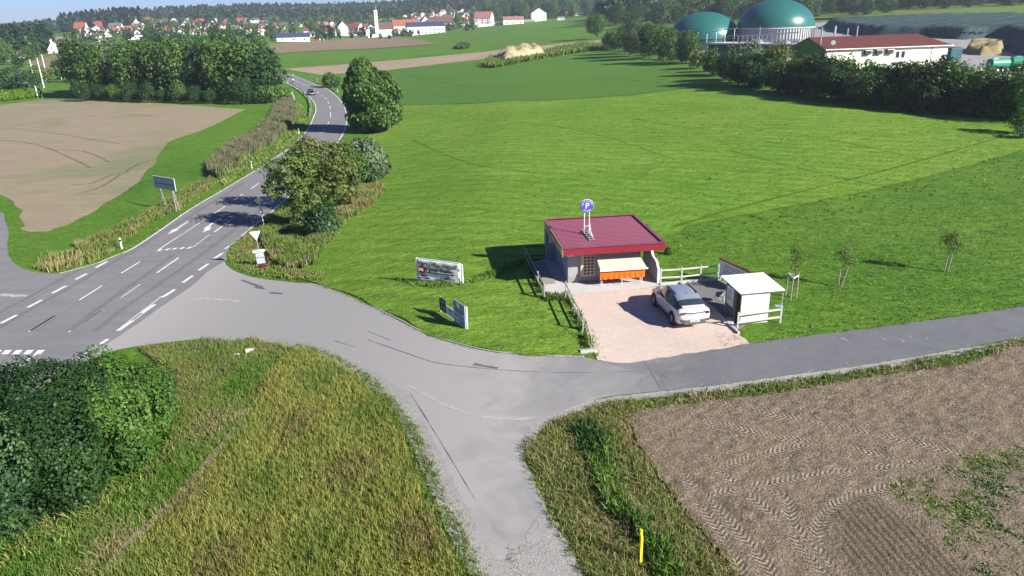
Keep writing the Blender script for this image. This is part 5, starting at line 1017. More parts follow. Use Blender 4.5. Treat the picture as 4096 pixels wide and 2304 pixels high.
mb.build('rim', whitemetal, pn); MB().bar((-EX*.8, -.13, h-PHt*.56), (Wd+EX*.8, -.13, h-PHt*.56), .05, .07).build('cross_bar', dark, pn)
# banner
a, b_ = P(1674, 1129), P(1840, 1138); BN = thing('banner_sign', 'large wrinkled white banner reading Verkaufsautomat in a frame on the lawn', 'banner', a, math.atan2(b_.y-a.y, b_.x-a.x)); Wd = (b_-a).length; hb = rise(a, 1033); print('banner', Wd, hb)
mb = MB(); nx, nz = 24, 12
for i in range(nx+1):
    for j in range(nz+1):
        x = Wd*i/nx; z = .18+(hb-.2)*j/nz; mb.v.append((x, -.04-.016*math.sin(i*.9+j*.7)*math.sin(j*.5)-.012*math.sin(i*.35-j*1.1), z))
mb.f = [[i*(nz+1)+j, (i+1)*(nz+1)+j, (i+1)*(nz+1)+j+1, i*(nz+1)+j+1] for i in range(nx) for j in range(nz)]; mb.m = [0]*len(mb.f); bn = mb.build('tarpaulin', tarp, BN, smooth=True)
bn.modifiers.new('t', 'SOLIDIFY').thickness = .006
for x in (-.03, Wd+.03): MB().box((x, 0, hb/2), (.07, .08, hb+.1)).build('post', whitemetal, BN)
MB().box((Wd+.16, .1, hb/2-.05), (.07, .08, hb)).build('post', whitemetal, BN)
for z in (.13, hb+.02): MB().box((Wd/2, .02, z), (Wd, .05, .05)).build('frame_bar', whitemetal, BN)
def bt(s_, size, x, z, m=ink, y=-.115): text('writing', s_, size, m, bn, (x, y, z), (R(90), 0, 0), ext=.006, align='LEFT', bold=.011)
k = Wd/3.15; bt('Verkaufsautomat', .42*k, .1*k, hb-.3); bt('Regionale Produkte', .27*k, .64*k, hb-.68); bt('Diesch', .25*k, 1.75*k, hb*.33); bt('Agrar', .2*k, 2.0*k, hb*.18); bt('Direkt', .14*k, .3*k, hb*.34); bt('vom Bauernhof', .12*k, .15*k, hb*.24)
MB().cyl((.35*k, -.085, hb-.75), (.35*k, -.10, hb-.75), .29*k, n=28).build('red_disc', plain('disc_red', (.38, .02, .04), .6, .3), bn); bt('24h', .25*k, .13*k, hb-.75, signwhite, -.12)
MB().xz([(.7*k, hb-.9), (2.6*k, hb-.9), (2.6*k, hb-.84), (.7*k, hb-.84)], -.12, -.11).xz([(2.6*k, hb-.97), (2.85*k, hb-.87), (2.6*k, hb-.77)], -.12, -.11).build('arrow', ink, bn)
MB().box((2.78*k, -.11, hb*.17), (.26, .012, .2)).build('crate_drawing', plain('drawing_yellow', (.55, .48, .16), .7, .2), bn)
mb = MB()
for t in (-.5, -.2, .15, .45): mb.bar((2.78*k, -.115, hb*.25), (2.78*k+t*.28, -.115, hb*.25+.28), .012, .02)
mb.build('stalk_drawing', signgrey, bn)
# two smaller notice boards
a, b_ = P(1762, 1252), P(1866, 1318); NB = thing('notice_boards', 'pale blue event board with dark header beside a smaller dark board on the lawn', 'sign', a, math.atan2(b_.y-a.y, b_.x-a.x)); Wd = (b_-a).length; print('boards', Wd, rise(a, 1183), rise(b_, 1215))
h1 = rise(a, 1185); h2 = rise(b_, 1216); f = Wd
MB().box((-.03, .04, h1/2), (.07, .07, h1)).build('post', greywood, NB); MB().box((f+.03, .04, h2/2), (.07, .07, h2-.1)).build('post', whitemetal, NB)
db = MB().box((.14*f, -.03, h1-.42), (.26*f, .03, .84)).build('dark_board', plain('charcoal', (.05, .055, .06), .6, .3), NB); text('writing', 'Heimat', .17, signwhite, db, (.14*f, -.05, h1-.2)); MB().cyl((.1*f, -.046, h1-.6), (.1*f, -.055, h1-.6), .1, n=14).cyl((.19*f, -.046, h1-.62), (.19*f, -.055, h1-.62), .12, n=14).build('potato_picture', plain('potato', (.42, .33, .2), .8, .2), db)
mbd = MB().box((.42*f, -.03, h1-.52), (.32*f, .03, .5)).build('middle_board', tarp, NB); text('writing', 'Kartoffeln', .13, plain('green_ink', (.03, .12, .05), .7, .2), mbd, (.43*f, -.05, h1-.45)); MB().box((.42*f, -.045, h1-.65), (.24*f, .006, .04)).build('writing_line', signgrey, mbd)
MB().box((.42*f, .0, h1-1.0), (.5*f, .05, .06)).build('cross_bar', greywood, NB)
eb = MB().box((.79*f, -.05, h2/2+.02), (.42*f, .03, h2-.02)).build('event_board', plain('pale_blue_board', (.42, .48, .60), .6, .3), NB); hd_ = MB().box((.79*f, -.068, h2-.2), (.42*f, .01, .42)).build('header', signgrey, eb)
MB().cyl((.77*f, -.074, h2-.2), (.77*f, -.082, h2-.2), .17, n=24).build('round_emblem', signwhite, hd_)
for s_, sz, z, x in (('KARTOFFELFEST', .115, h2-.52, .79), ('MIT BLASMUSIK', .085, h2-.66, .8), ('29.09. Diesch', .13, h2-.9, .79)): text('writing', s_, sz*f/2.2, ink, eb, (x*f, -.072, z))
for z in (h2-1.08, h2-1.18, h2-1.28): MB().box((.88*f, -.068, z), (.18*f, .006, .04)).build('writing_line', ink, eb)
# yellow marker post in the ditch
p = P(2561, 2252); h = rise(p, 2112); o = thing('pipeline_marker', 'bright yellow marker post with slanted top in the ditch vegetation', 'marker post', p, R(25)); print('yellow', h)
MB().xz([(-.045, -.1), (.045, -.1), (.05, h*.76), (.02, h*.8), (.02, h*.95), (-.07, h), (-.07, h*.86), (-.045, h*.76)], -.04, .04).build('post', yellow, o, bevel=.01); MB().cyl((0, 0, 0), (0, 0, .12), .07).build('base', yellow, o)
# white stones beside the junction verge
for px, s_, l in (((1000,1406),.34,'white stone block lying in the grass at the junction corner'),((948,1420),.2,'small pale stone beside the white stone block at the junction corner')):
    o = MB().box((0, 0, s_*.2), (s_*1.6, s_*.7, s_*.6), rz=.5, ry=.1).build('stone_block', whitewood, bevel=.04); o.location = P(*px); tag(o, l, 'stone')
# leaning grey post in the reed belt
p = P(1180,402); o = thing('leaning_post', 'grey leaning board in the reeds left of the crash barrier', 'post', p); MB().bar((0, 0, -.1), (-.7, .2, 2.3), .1, .3).build('board', tarp, o)
# ================================================================ saplings
def sapling(label, base, top, wpx, stakes, seed, dens=420):
    dens = int(dens*2.2)
    p = P(*base); h = rise(p, top); w_ = wid(p, wpx); o = thing('sapling', label, 'tree', p)
    mb = MB(); mb.cyl((0, 0, -.1), (.03, 0, h*.55), .028, .018); mb.cyl((.03, 0, h*.55), (0, 0, h*.97), .018, .006); rr = random.Random(seed)
    for k in range(12): a = rr.uniform(0, 6.28); z = h*rr.uniform(.45, .8); mb.cyl((.02, 0, z), (math.cos(a)*w_*.4, math.sin(a)*w_*.4, z+h*.14), .01, .004, 5)
    mb.build('trunk', bark, o); link('crown', leafcloud('crown', [(0, 0, h*.72, w_*.46, w_*.46, h*.24), (w_*.15, 0, h*.6, w_*.34, w_*.34, h*.14), (-w_*.12, 0, h*.82, w_*.3, w_*.3, h*.14)], dens, .075, LF['walnut'], seed, gapn=4., lump=.35, shell=.8), o)
    return o, h
o, h = sapling('staked sapling with bright slanted stake, middle one of the lawn saplings', (3360,1146), 973, 90, 1, 1)
for a, b_ in (((-.12, 0, 0), (-.12, 0, 1.15)), ((.02, -.12, 0), (.42, -.05, 1.75))): MB().cyl(a, b_, .035).build('stake', pale_bark, o)
o, h = sapling('sapling with two stakes standing farthest right on the lawn', (3784,1088), 912, 105, 1, 2, 620)
for a, b_ in (((-.12, 0, 0), (-.06, 0, 1.6)), ((.12, 0, 0), (.2, 0, 1.7))): MB().cyl(a, b_, .035).build('stake', pale_bark, o)
o, h = sapling('thin sapling inside a tripod of stakes behind the white shed', (3168,1198), 958, 80, 1, 3, 300)
q = [P(3141,1184), P(3162,1206), P(3185,1193)]; b0 = P(3168,1198); tops = []
for a in q: d = a-b0; MB().cyl((d.x, d.y, -.1), (d.x*.9, d.y*.9, 1.65), .04).build('stake', greywood, o); tops.append(Vector((d.x*.9, d.y*.9, 1.5)))
for i in range(3): MB().bar(tops[i], tops[(i+1) % 3], .03, .09).build('crossbar', whitewood, o)
p = P(2671,1017); T('dwarf_conifer', 'tiny conical evergreen on the lawn right of the kiosk roof', (2671,1017), 985, 30, leaf=.06, dens=1.3, seed=4, base=0, conifer=True, cat='shrub')
# ================================================================ biogas plant
domegreen = plain('green_membrane', (.022, .12, .105), .33, .5, var=.10, scale=.25); tankgrey = plain('tank_wall_pale', (.45, .45, .46), .7, .3, var=.12, scale=.6)
def domething(name, label, c, r, zw, hd_, wallm):
    o = thing(name, label, 'gas tank', c); MB().cyl((0, 0, -.6), (0, 0, zw), r*.99, n=64).build('tank_wall', wallm, o)
    mb = MB(); n, m = 64, 16
    for j in range(m+1):
        a = math.pi/2*j/m; rr = r*1.0*math.cos(a); z = zw+hd_*math.sin(a)
        for i in range(n): mb.v.append((rr*math.cos(i*2*math.pi/n), rr*math.sin(i*2*math.pi/n), z))
    mb.f = [[j*n+i, j*n+(i+1) % n, (j+1)*n+(i+1) % n, (j+1)*n+i] for j in range(m) for i in range(n)]; mb.m = [0]*len(mb.f)
    mb.build('membrane_dome', domegreen, o, smooth=True); rm = MB()
    for i in range(64): a0, a1 = i*math.pi/32, (i+1)*math.pi/32; rm.bar((r*1.01*math.cos(a0), r*1.01*math.sin(a0), zw-.1), (r*1.01*math.cos(a1), r*1.01*math.sin(a1), zw-.1), .12, .2)
    rm.build('clamp_rail', whitemetal if wallm is tankgrey else domegreen, o); return o
q = P(3093, 190); r = wid(q, 300)/2; c = q+Vector((q.x, q.y, 0)).normalized()*r*1.04; c.z = H(c.x, c.y)
zw = rise(q, 116); hd_ = rise(c, -4)-zw; print('dome', r, zw, hd_, c)
D1 = domething('gas_dome', 'larger dark green gas dome on a pale ribbed tank', c, wid(c, 293)/2, zw, hd_, tankgrey)
R1 = wid(c, 293)/2
for i in range(40):
    a = R(180+i*4.5+2); MB().box((math.cos(a)*R1, math.sin(a)*R1, zw/2), (.22, .12, zw-.4), rz=a).build('rib', plain('rib_grey', (.2, .2, .21), .7, .3) if i == 0 else bpy.data.materials['rib_grey'], D1)
q = P(2812, 205); r = wid(q, 272)/2; c = q+Vector((q.x, q.y, 0)).normalized()*r*1.25; c.z = H(c.x, c.y); zw = max(1.5, rise(c, 150)); hd_ = rise(c, 47)-zw; print('dome2', r, zw, hd_, c)
domething('gas_dome', 'smaller grey green gas dome partly hidden behind trees', c, wid(c, 272)/2, zw, hd_, plain('dark_green_wall', (.02, .07, .065), .6, .3))
# walkway platform with railings in front of the domes
a, b_ = P(2822, 232), P(3190, 232); PF = thing('tank_platform', 'flat concrete platform with white railings in front of the gas domes', 'platform', a, math.atan2(b_.y-a.y, b_.x-a.x)); L = (b_-a).length; hp = rise(a, 172); print('platform', L, hp)
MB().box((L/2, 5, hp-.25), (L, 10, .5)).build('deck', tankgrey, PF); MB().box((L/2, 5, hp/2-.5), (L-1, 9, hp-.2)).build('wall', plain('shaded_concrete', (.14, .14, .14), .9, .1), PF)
mb = MB()
for x in (0, 3.4, 6.6, 9.8): mb.cyl((x, 0, hp), (x, 0, hp+3.0+x*.14), .09)
mb.bar((0, 0, hp+3.), (10.5, 0, hp+4.4), .16, .2); mb.bar((0, 0, hp+.9), (10.5, 0, hp+1.4), .08, .08); mb.bar((0, 0, hp+.1), (10.5, 0, hp+2.6), .1, .1); mb.bar((10.5, 0, hp+2.), (L*.99, 0, hp+3.1), .1, .3)
mb.build('railing', whitemetal, PF)
mb = MB()
for k in range(14): mb.cyl((11+k*1.6, .3, hp), (11+k*1.6, .3, hp+2.4), .06)
mb.bar((11, .3, hp+1.2), (L, .3, hp+1.3), .08, .1); mb.build('rear_railing', steel, PF)
mb = MB(); mb.cyl((L*.57, 1, hp), (L*.57, 1, hp+4.6), .1); mb.cyl((L*.55, 1, hp+4.4), (L*.59, 1, hp+4.4), .06); mb.build('mast', steel, PF)
for x, y, w_ in ((L*.5, 4, 2.2), (L*.68, 5, 3.), (L*.8, 3, 1.8), (L*.88, 5, 2.6)): MB().box((x, y, hp+.5), (w_, 1.4, 1.0)).cyl((x-w_, y, hp+.6), (x+w_, y, hp+.9), .15).build('pump_unit', steel, PF)
# white hall
g0 = P(3292, 300); zE = g0.z+rise(g0, 196); g1 = P(3795, 178, zE); g1 = Vector((g1.x, g1.y, g0.z)); gb = P(3178, 183, zE); L = math.hypot(g1.x-g0.x, g1.y-g0.y); Dp = math.hypot(gb.x-g0.x, gb.y-g0.y); ha = math.atan2(g1.y-g0.y, g1.x-g0.x); eh = zE-g0.z
dv = (gb-g0); perp = -dv.x*math.sin(ha)+dv.y*math.cos(ha); print('hall', L, Dp, perp, eh, math.degrees(ha))
Dp = max(9., min(perp, 13)); HL = thing('white_hall', 'long white hall with dark red roof and green gable beside the biogas tanks', 'building', g0, ha); rh_ = 2.3
MB().box((L/2, .1, eh/2-.3), (L, .2, eh+.6)).box((L-.1, Dp/2, eh/2-.3), (.2, Dp-.4, eh+.6)).build('wall', cream, HL); MB().box((L/2, Dp-.1, eh/2-.3), (L, .2, eh+.6)).build('rear_wall', cream, HL)
MB().yz([(0, -.6), (Dp, -.6), (Dp, eh), (Dp/2, eh+rh_-.1), (0, eh)], -.25, .0).build('green_gable', greenwall, HL)
MB().box((-.27, Dp*.35, 2.6), (.06, 1.2, 2.4)).build('gable_door', glassd, HL); MB().box((-.27, Dp*.72, 3.4), (.06, 1., 1.)).build('gable_window', glassd, HL)
rf = MB(); hp_ = 3.2
rf.add([(-.5, -.6, eh-.12), (L+.8, -.6, eh-.12), (L-hp_, Dp/2, eh+rh_), (-.5, Dp/2, eh+rh_), (-.5, Dp+.6, eh-.12), (L+.8, Dp+.6, eh-.12)], [(0,1,2,3),(3,2,5,4),(1,5,2)])
rf.build('roof', plain('dark_red_tiles', (.105, .034, .030), .85, .2, var=.2, scale=2.), HL); MB().bar((-.5, -.66, eh-.14), (L+.8, -.66, eh-.14), .16, .18).build('gutter', whitemetal, HL)
for x in (.05, L*.86): MB().cyl((x+.2, -.07, 0), (x+.2, -.07, eh-.2), .05).build('downpipe', signgrey, HL)
for k, x in enumerate((.33, .42, .51)): a_ = MB().box((L*x, -.3, eh-1.05), (1.5, .6, .9)).build('air_vent', dark, HL, bevel=.03); MB().box((L*x, -.35, eh-.58), (1.7, .8, .12)).build('hood', whitemetal, a_)
for x in (.585, .63): w_ = MB().box((L*x, -.02, eh-1.7), (.8, .08, 1.3)).build('window', glassd, HL); MB().box((L*x, -.035, eh-2.38), (1., .16, .08)).build('sill', signgrey, w_)
gd = MB().box((L*.595, -.02, 1.0), (3.4, .08, 2.4)).build('garage_door', signgrey, HL); MB().box((L*.595, -.07, .9), (3.2, .04, 1.1)).build('door_panel', whitemetal, gd)
MB().box((L*.12, -.02, 2.1), (4.2, .08, 1.3)).build('window_band', glassd, HL); text('writing', 'Biogasanlage', .6, plain('blue_ink', (.25, .38, .6), .7, .2), HL, (L*.73, -.03, eh-1.6)); MB().box((L*.73, -.01, eh-2.2), (2., .04, .12)).build('writing_line', bpy.data.materials['blue_ink'], HL)
for k, (x, y, hh) in enumerate(((.0, 2.5, 2.9), (.05, 8.5, 2.6), (.2, Dp*.5+.4, 3.), (.215, Dp*.5+.8, 3.), (.31, Dp*.5+.5, 2.2), (.37, Dp*.5-.3, 2.8))): MB().cyl((L*x+.1, y, eh-.1+(rh_-.4)*(1-abs(y-Dp/2)/(Dp/2))), (L*x+.1, y, eh+rh_+hh*.75), .16, n=10).build('chimney', steel, HL)
MB().cyl((1.3, -.4, eh+1.3), (1.25, -.48, eh+1.3), .5, n=20).build('satellite_dish', signwhite, HL)
# silage heaps under tarpaulins
tp, nt = newmat('silage_tarp'); b = bsdf(nt, .7, .25); v = coords(nt, (1, 1, 1)); n1 = noise(nt, .16, 5, .65, v, 1.2); n2 = noise(nt, .7, 5, .7, v, 2.)
nt.links.new(mix(nt, .5, ramp(nt, n1, [(.35, (.02, .055, .05)), (.65, (.07, .13, .12))]), ramp(nt, n2, [(.35, (.015, .035, .033)), (.65, (.11, .16, .15))])), b.inputs['Base Color']); bump(nt, b, n2, 1., .9)
mound('silage_heap', 'long silage heap under wrinkled dark green tarpaulins behind the white hall', 'heap', [(3280,108),(3450,98),(3760,86),(4100,88),(4300,96),(4300,170),(4090,168),(3960,150),(3850,160),(3700,150),(3480,150),(3330,128)], 3.6, tp, 1.6, 2, .8, amp=.12)
mound('silage_heap', 'silage heap under tarpaulin at the right picture edge beside the open fodder face', 'heap', [(3990,180),(4060,150),(4300,130),(4300,262),(4096,232),(4030,212)], 4.2, tp, 1.2, 3, .8, amp=.2)
mound('fodder_pile', 'open ochre fodder face at the end of the silage heap', 'heap', [(3850,214),(3862,200),(3910,193),(3990,190),(4020,202),(4010,216),(3920,222)], 2.0, ground_mat('ochre_fodder', (.4, [(.35, (.22, .17, .08)), (.65, (.34, .28, .15))]), (1.5, [(.3, (.10, .08, .04)), (.7, (.42, .35, .2))]), bumps=((3., .8, .4),)), .6, 4, 1.6, amp=.45)
q = P(3822, 240); o = thing('container', 'dark teal container standing at the right end of the white hall', 'container', q, ha); MB().box((0, 1.5, 1.4), (3.2, 3, 2.8)).build('body', plain('teal_container', (.02, .09, .10), .6, .3), o, bevel=.15); MB().box((0, 1.5, 2.83), (2.9, 2.7, .1)).build('lid', dark, o)
rt_ = random.Random(4)
for i in range(26):
    t = i/25; p = P(3840+t*200+rt_.uniform(-6, 6), 176+rt_.uniform(-4, 6)) if i < 10 else P(3270+(i-10)*52, 92+rt_.uniform(-3, 4)-(i-10)*1.0)
    o = thing('old_tyre', 'old black tyre weighing down a tarpaulin edge of the silage heaps', 'tyre', p+Vector((0, 0, 3.0 if i < 10 else 2.2)), 0, 'old tyres on the silage tarpaulins')
    mb = MB()
    for k in range(14): a0, a1 = k*math.pi/7, (k+1)*math.pi/7; mb.cyl((math.cos(a0)*.42, math.sin(a0)*.42, .12), (math.cos(a1)*.42, math.sin(a1)*.42, .12), .15, n=6)
    mb.build('tread', black, o)
# green slurry trailer in the yard
def trailer(loc, ang, label):
    o = thing('tank_trailer', label, 'trailer', loc, ang); gm = plain('trailer_green', (.03, .25, .14), .4, .5)
    MB().cyl((-2.2, 0, 1.9), (2.2, 0, 1.9), 1.0, n=20).cyl((2.2, 0, 1.9), (2.5, 0, 1.9), 1.0, .6, 20).cyl((-2.5, 0, 1.9), (-2.2, 0, 1.9), .6, 1.0, 20).build('tank', gm, o)
    MB().box((0, 0, .85), (5.2, .8, .2)).bar((2.5, 0, .85), (4., 0, .6), .15, .15).build('chassis', dark, o); MB().box((-1, 0, 2.95), (1.2, .5, .2)).build('hatch', steel, o)
    for x in (-1.2, .3):
        for s in (-1, 1): w_ = MB().cyl((x, s*.9, .65), (x, s*1.3, .65), .65, n=20).build('wheel', black, o); MB().cyl((x, s*1.3, .65), (x, s*1.32, .65), .32, n=12).build('rim', whitemetal, w_)
trailer(P(3985, 292), R(15), 'green tank trailer parked in the biogas yard behind the hedge'); trailer(P(4085, 285), R(-10), 'teal tank trailer cut off by the right picture edge')
# tractor with red implement in the far tilled field
q = P(1288, 164); o = thing('tractor', 'green tractor with red implement working in the far brown field', 'tractor', q, math.radians(5), None, 1.5); gm = plain('tractor_green', (.04, .16, .07), .4, .5)
MB().box((.9, 0, 1.15), (1.7, .9, .7)).build('bonnet', gm, o, bevel=.08); cb = MB().box((-.5, 0, 1.9), (1.3, 1.4, 1.5)).build('cab', glassd, o, bevel=.08); MB().box((-.5, 0, 2.72), (1.5, 1.6, .15)).build('cab_roof', gm, cb)
for x, r_ in ((-.9, .85), (1.4, .55)):
    for s in (-1, 1): w_ = MB().cyl((x, s*.65, r_), (x, s*1.1, r_), r_, n=20).build('wheel', black, o); MB().cyl((x, s*1.1, r_), (x, s*1.13, r_), r_*.55, n=14).build('rim', signwhite, w_)
MB().box((-3.4, 0, .7), (3.2, 1.2, .3)).box((-2.4, 0, 1.1), (.4, 2.2, .6)).bar((-2, 0, .9), (-5.2, 0, 1.2), .3, .3).build('plough', plain('implement_red', (.45, .05, .04), .5, .4), o)
# ================================================================ houses
def house(name, label, p, w_, d, h, rhh, rot, wm=None, rm='red', axis='x', wins=2, chim=True, cat='house', group=None, parts=True):
    """w_ along local x, d along y; ridge along axis"""
    wm = wm or white; o = thing(name, label, cat, p, rot, group); ov = .35
    mb = MB(); mb.box((0, 0, h/2-.5), (w_, d, h+1.))
    if axis == 'x': mb.yz([(-d/2, h), (d/2, h), (0, h+rhh)], -w_/2, w_/2)
    else: mb.xz([(-w_/2, h), (w_/2, h), (0, h+rhh)], -d/2, d/2)
    mb.build('wall', wm, o); rf = MB(); t = .22
    if axis == 'x':
        for s in (-1, 1): k = rhh/(d/2); rf.add([(-w_/2-ov, s*(d/2+ov), h-ov*k+.03), (w_/2+ov, s*(d/2+ov), h-ov*k+.03), (w_/2+ov, 0, h+rhh+.03), (-w_/2-ov, 0, h+rhh+.03), (-w_/2-ov, s*(d/2+ov), h-ov*k+t), (w_/2+ov, s*(d/2+ov), h-ov*k+t), (w_/2+ov, 0, h+rhh+t), (-w_/2-ov, 0, h+rhh+t)], [(0,1,2,3),(4,5,6,7),(0,1,5,4),(1,2,6,5),(3,0,4,7)])
    else:
        for s in (-1, 1): k = rhh/(w_/2); rf.add([(s*(w_/2+ov), -d/2-ov, h-ov*k+.03), (s*(w_/2+ov), d/2+ov, h-ov*k+.03), (0, d/2+ov, h+rhh+.03), (0, -d/2-ov, h+rhh+.03), (s*(w_/2+ov), -d/2-ov, h-ov*k+t), (s*(w_/2+ov), d/2+ov, h-ov*k+t), (0, d/2+ov, h+rhh+t), (0, -d/2-ov, h+rhh+t)], [(0,1,2,3),(4,5,6,7),(0,1,5,4),(1,2,6,5),(3,0,4,7)])
    ro = rf.build('roof', roofs[rm], o)
    if not parts: return o
    if chim: MB().box((w_*.15, d*.08, h+rhh+.3), (.6, .6, 1.3)).build('chimney', greywall, ro)
    nw = max(1, wins)
    for fl in range(2 if h > 4.5 else 1):
        z = 1.5+fl*2.7
        for k in range(nw):
            x = -w_/2+w_*(k+.5)/nw; MB().box((x, -d/2-.02, z), (1.2, .08, 1.3)).build('window', glassd, o)
        for k in range(max(1, nw-1)):
            y = -d/2+d*(k+.5)/max(1, nw-1); MB().box((w_/2+.02, y, z), (.08, 1.1, 1.3)).build('window', glassd, o)
    return o
def hpx(name, label, x0, x1, yb, yt, rm='red', axis='x', wm=None, wf=.55, asp=.8, rot=0., wins=3, cat='house', group=None, parts=True, dist=None):
    xm = (x0+x1)/2; p = P(xm, yb)
    if dist or math.hypot(p.x, p.y) > 1500: p = PD(xm, dist or 1050)
    W_ = wid(p, x1-x0)*.94; hh = rise(p, yt) if not dist else (yb-yt)/F*depth(p); hh = max(3.5, min(hh, 22)); az = math.atan2(p.x, p.y)
    d = max(6, min(W_*asp, 14)); return house(name, label, p+Vector((0, d*.5, 0)), W_, d, hh*wf, hh*(1-wf), -az+rot, wm, rm, axis, wins, True, cat, group, parts)
HS = [(1093,1230,166,133,'solar','x','solar panel barn with pale walls at the left end of the brown field','barn',.5,0.1),(1092,1137,120,91,'brown','x','brown roofed farmhouse above the solar panel barn','house',.5,.1),(1229,1263,146,128,'grey','x','low grey roofed shed between solar barn and tractor','shed',.6,.1),(1211,1233,130,118,'red','x','tiny red roofed outbuilding above the grey shed','house',.5,0),
 (1343,1388,142,86,'brown','y','tall white gable house left of the red roofed house with red annex','house',.6,.35),(1379,1445,138,95,'red','x','white gabled house with red roof and red annex by the brown field','house',.6,-.5),(1388,1425,142,130,'red','x','small dark red annex at the foot of the red roofed house','shed',.7,0),(1457,1509,141,107,'grey','y','broad white gable house directly left of the white wall','house',.55,.15),
 (1484,1514,115,86,'solar','x','house with dark blue solar roof in front of the church','house',.5,-.6),(1529,1554,119,88,'red','y','white gabled annex in front of the church nave','house',.6,.2),(1565,1669,128,79,'orange','x','long building with bright orange red roof right of the church','house',.5,.18),(1619,1780,137,89,'solar','x','long white barn with blue grey roof and a row of dark windows','barn',.66,.12),
 (1681,1715,96,66,'red','y','steep red roofed house behind the long white barn','house',.4,.3),(1709,1815,110,67,'brown','x','long brown roofed barn behind the long white barn','barn',.42,.05),(1899,1973,96,47,'pink','x','white house with faded red roof and dormers above the garden wall','house',.5,-.3),(2010,2097,97,66,'pink','x','low white annex with pink roof on the field edge','house',.6,.05),
 (2036,2092,72,44,'red','y','white gabled house with red roof behind the pink roofed annex','house',.5,.2),(2122,2186,84,32,'grey','y','white gabled house with dark roof standing alone at the field edge','house',.62,.15),(2291,2338,63,22,'grey','y','white gabled house left of the lone dark tree','house',.6,.1),(2229,2260,80,68,'grey','x','tiny white hut at the field edge','shed',.8,0),
 (265,322,207,157,'red','h','white house with pyramid shaped red roof beside the chapel','house',.5,.1),(12,48,246,216,'grey','h','barn with pointed grey roof at the left picture edge','barn',.45,0),(58,88,233,212,'brown','x','open brown shed beside the pointed grey barn roof','shed',.5,.2),
 (372,398,166,137,'grey','x','tall white block house above the left end of the wood','house',.85,.4),(505,563,158,149,'grey','x','flat white building on the slope above the wood','building',.9,0),(612,673,122,104,'grey','x','grey roofed hall in the middle of the left hillside village','building',.5,.05),(281,328,114,90,'orange','x','orange roofed house at the left end of the hillside village','house',.45,-.5),
 (335,358,119,104,'grey','x','small white house with grey roof next to the orange roofed house','house',.5,.1),(360,400,131,105,'grey','y','white gable house lowest in the left hillside village','house',.6,.1),(368,395,104,86,'red','x','small red roofed house high in the left hillside village','house',.5,0),(398,433,109,87,'brown','x','dark red roofed house in the left hillside village','house',.5,.1),(403,440,137,116,'brown','y','white house with arched gable near the wood edge','house',.65,.1),(433,484,124,92,'grey','x','large grey roofed house in the left hillside village','house',.4,-.4),
 (472,512,104,76,'red','x','red roofed house on the skyline of the left hillside village','house',.45,-.3),(486,524,133,107,'orange','x','orange roofed cream house on the left hillside','house',.4,.1),(507,552,116,92,'brown','y','brown roofed white house on the left hillside','house',.5,.3),(514,549,89,76,'brown','y','low white gable on the skyline of the left hillside','house',.4,.2),(549,605,99,70,'orange','x','large orange roofed house on the skyline left of the forest','house',.45,-.2),(526,549,147,121,'grey','y','narrow white gable house just above the wood','house',.7,.5),
 (666,694,86,75,'brown','y','white gable below the forest edge','house',.5,.1),(731,757,114,96,'grey','y','white house with grey roof between trees left of the copper tree','house',.5,.2),(810,852,131,98,'brown','y','white terraced house beside the copper coloured tree','house',.55,.3),(835,858,85,70,'brown','y','white gable on the upper village slope','house',.5,.1),(945,983,95,71,'red','x','red roofed house high on the village slope above the wood','house',.45,-.3),(965,990,106,86,'grey','y','white gable below the red roofed house on the upper slope','house',.6,.3),
 (1273,1312,118,88,'pink','x','pink roofed farmhouse behind the copper beech','house',.5,.2),(1312,1342,110,86,'red','y','white gable with red roof right of the copper beech','house',.6,.2),(1154,1182,108,90,'brown','y','white double gable house above the solar barn','house',.6,.1),(1184,1206,106,92,'brown','y','small white gable right of the double gable house','house',.6,.1),(1437,1457,140,110,'grey','x','narrow dark roofed house between two white gables','house',.7,0)]
for x0, x1, yb, yt, rm, axs, lab, cat, wf, rot in HS:
    if axs == 'h':
        p = P((x0+x1)/2, yb); W_ = wid(p, x1-x0)*.85; hh = rise(p, yt); o = thing('house', lab, cat, p+Vector((0, W_*.4, 0)), rot); MB().box((0, 0, hh*wf/2-.4), (W_*.85, W_*.85, hh*wf+.8)).build('wall', white, o); e = W_*.5
        MB().add([(-e, -e, hh*wf), (e, -e, hh*wf), (e, e, hh*wf), (-e, e, hh*wf), (-e*.12, 0, hh), (e*.12, 0, hh)], [(0,1,5,4),(1,2,5),(2,3,4,5),(3,0,4),(0,3,2,1)]).build('roof', roofs[rm], o)
        for k in (-.25, .2): MB().box((W_*k, -W_*.43, hh*wf*.5), (W_*.12, .1, hh*wf*.4)).build('window', glassd, o)
        continue
    hpx({'barn': 'barn', 'shed': 'outbuilding', 'building': 'hall'}.get(cat, 'village_house'), lab, x0, x1, yb, yt, rm, axs, None, wf, .7, rot, 9 if (x1-x0) > 150 else 3, cat)
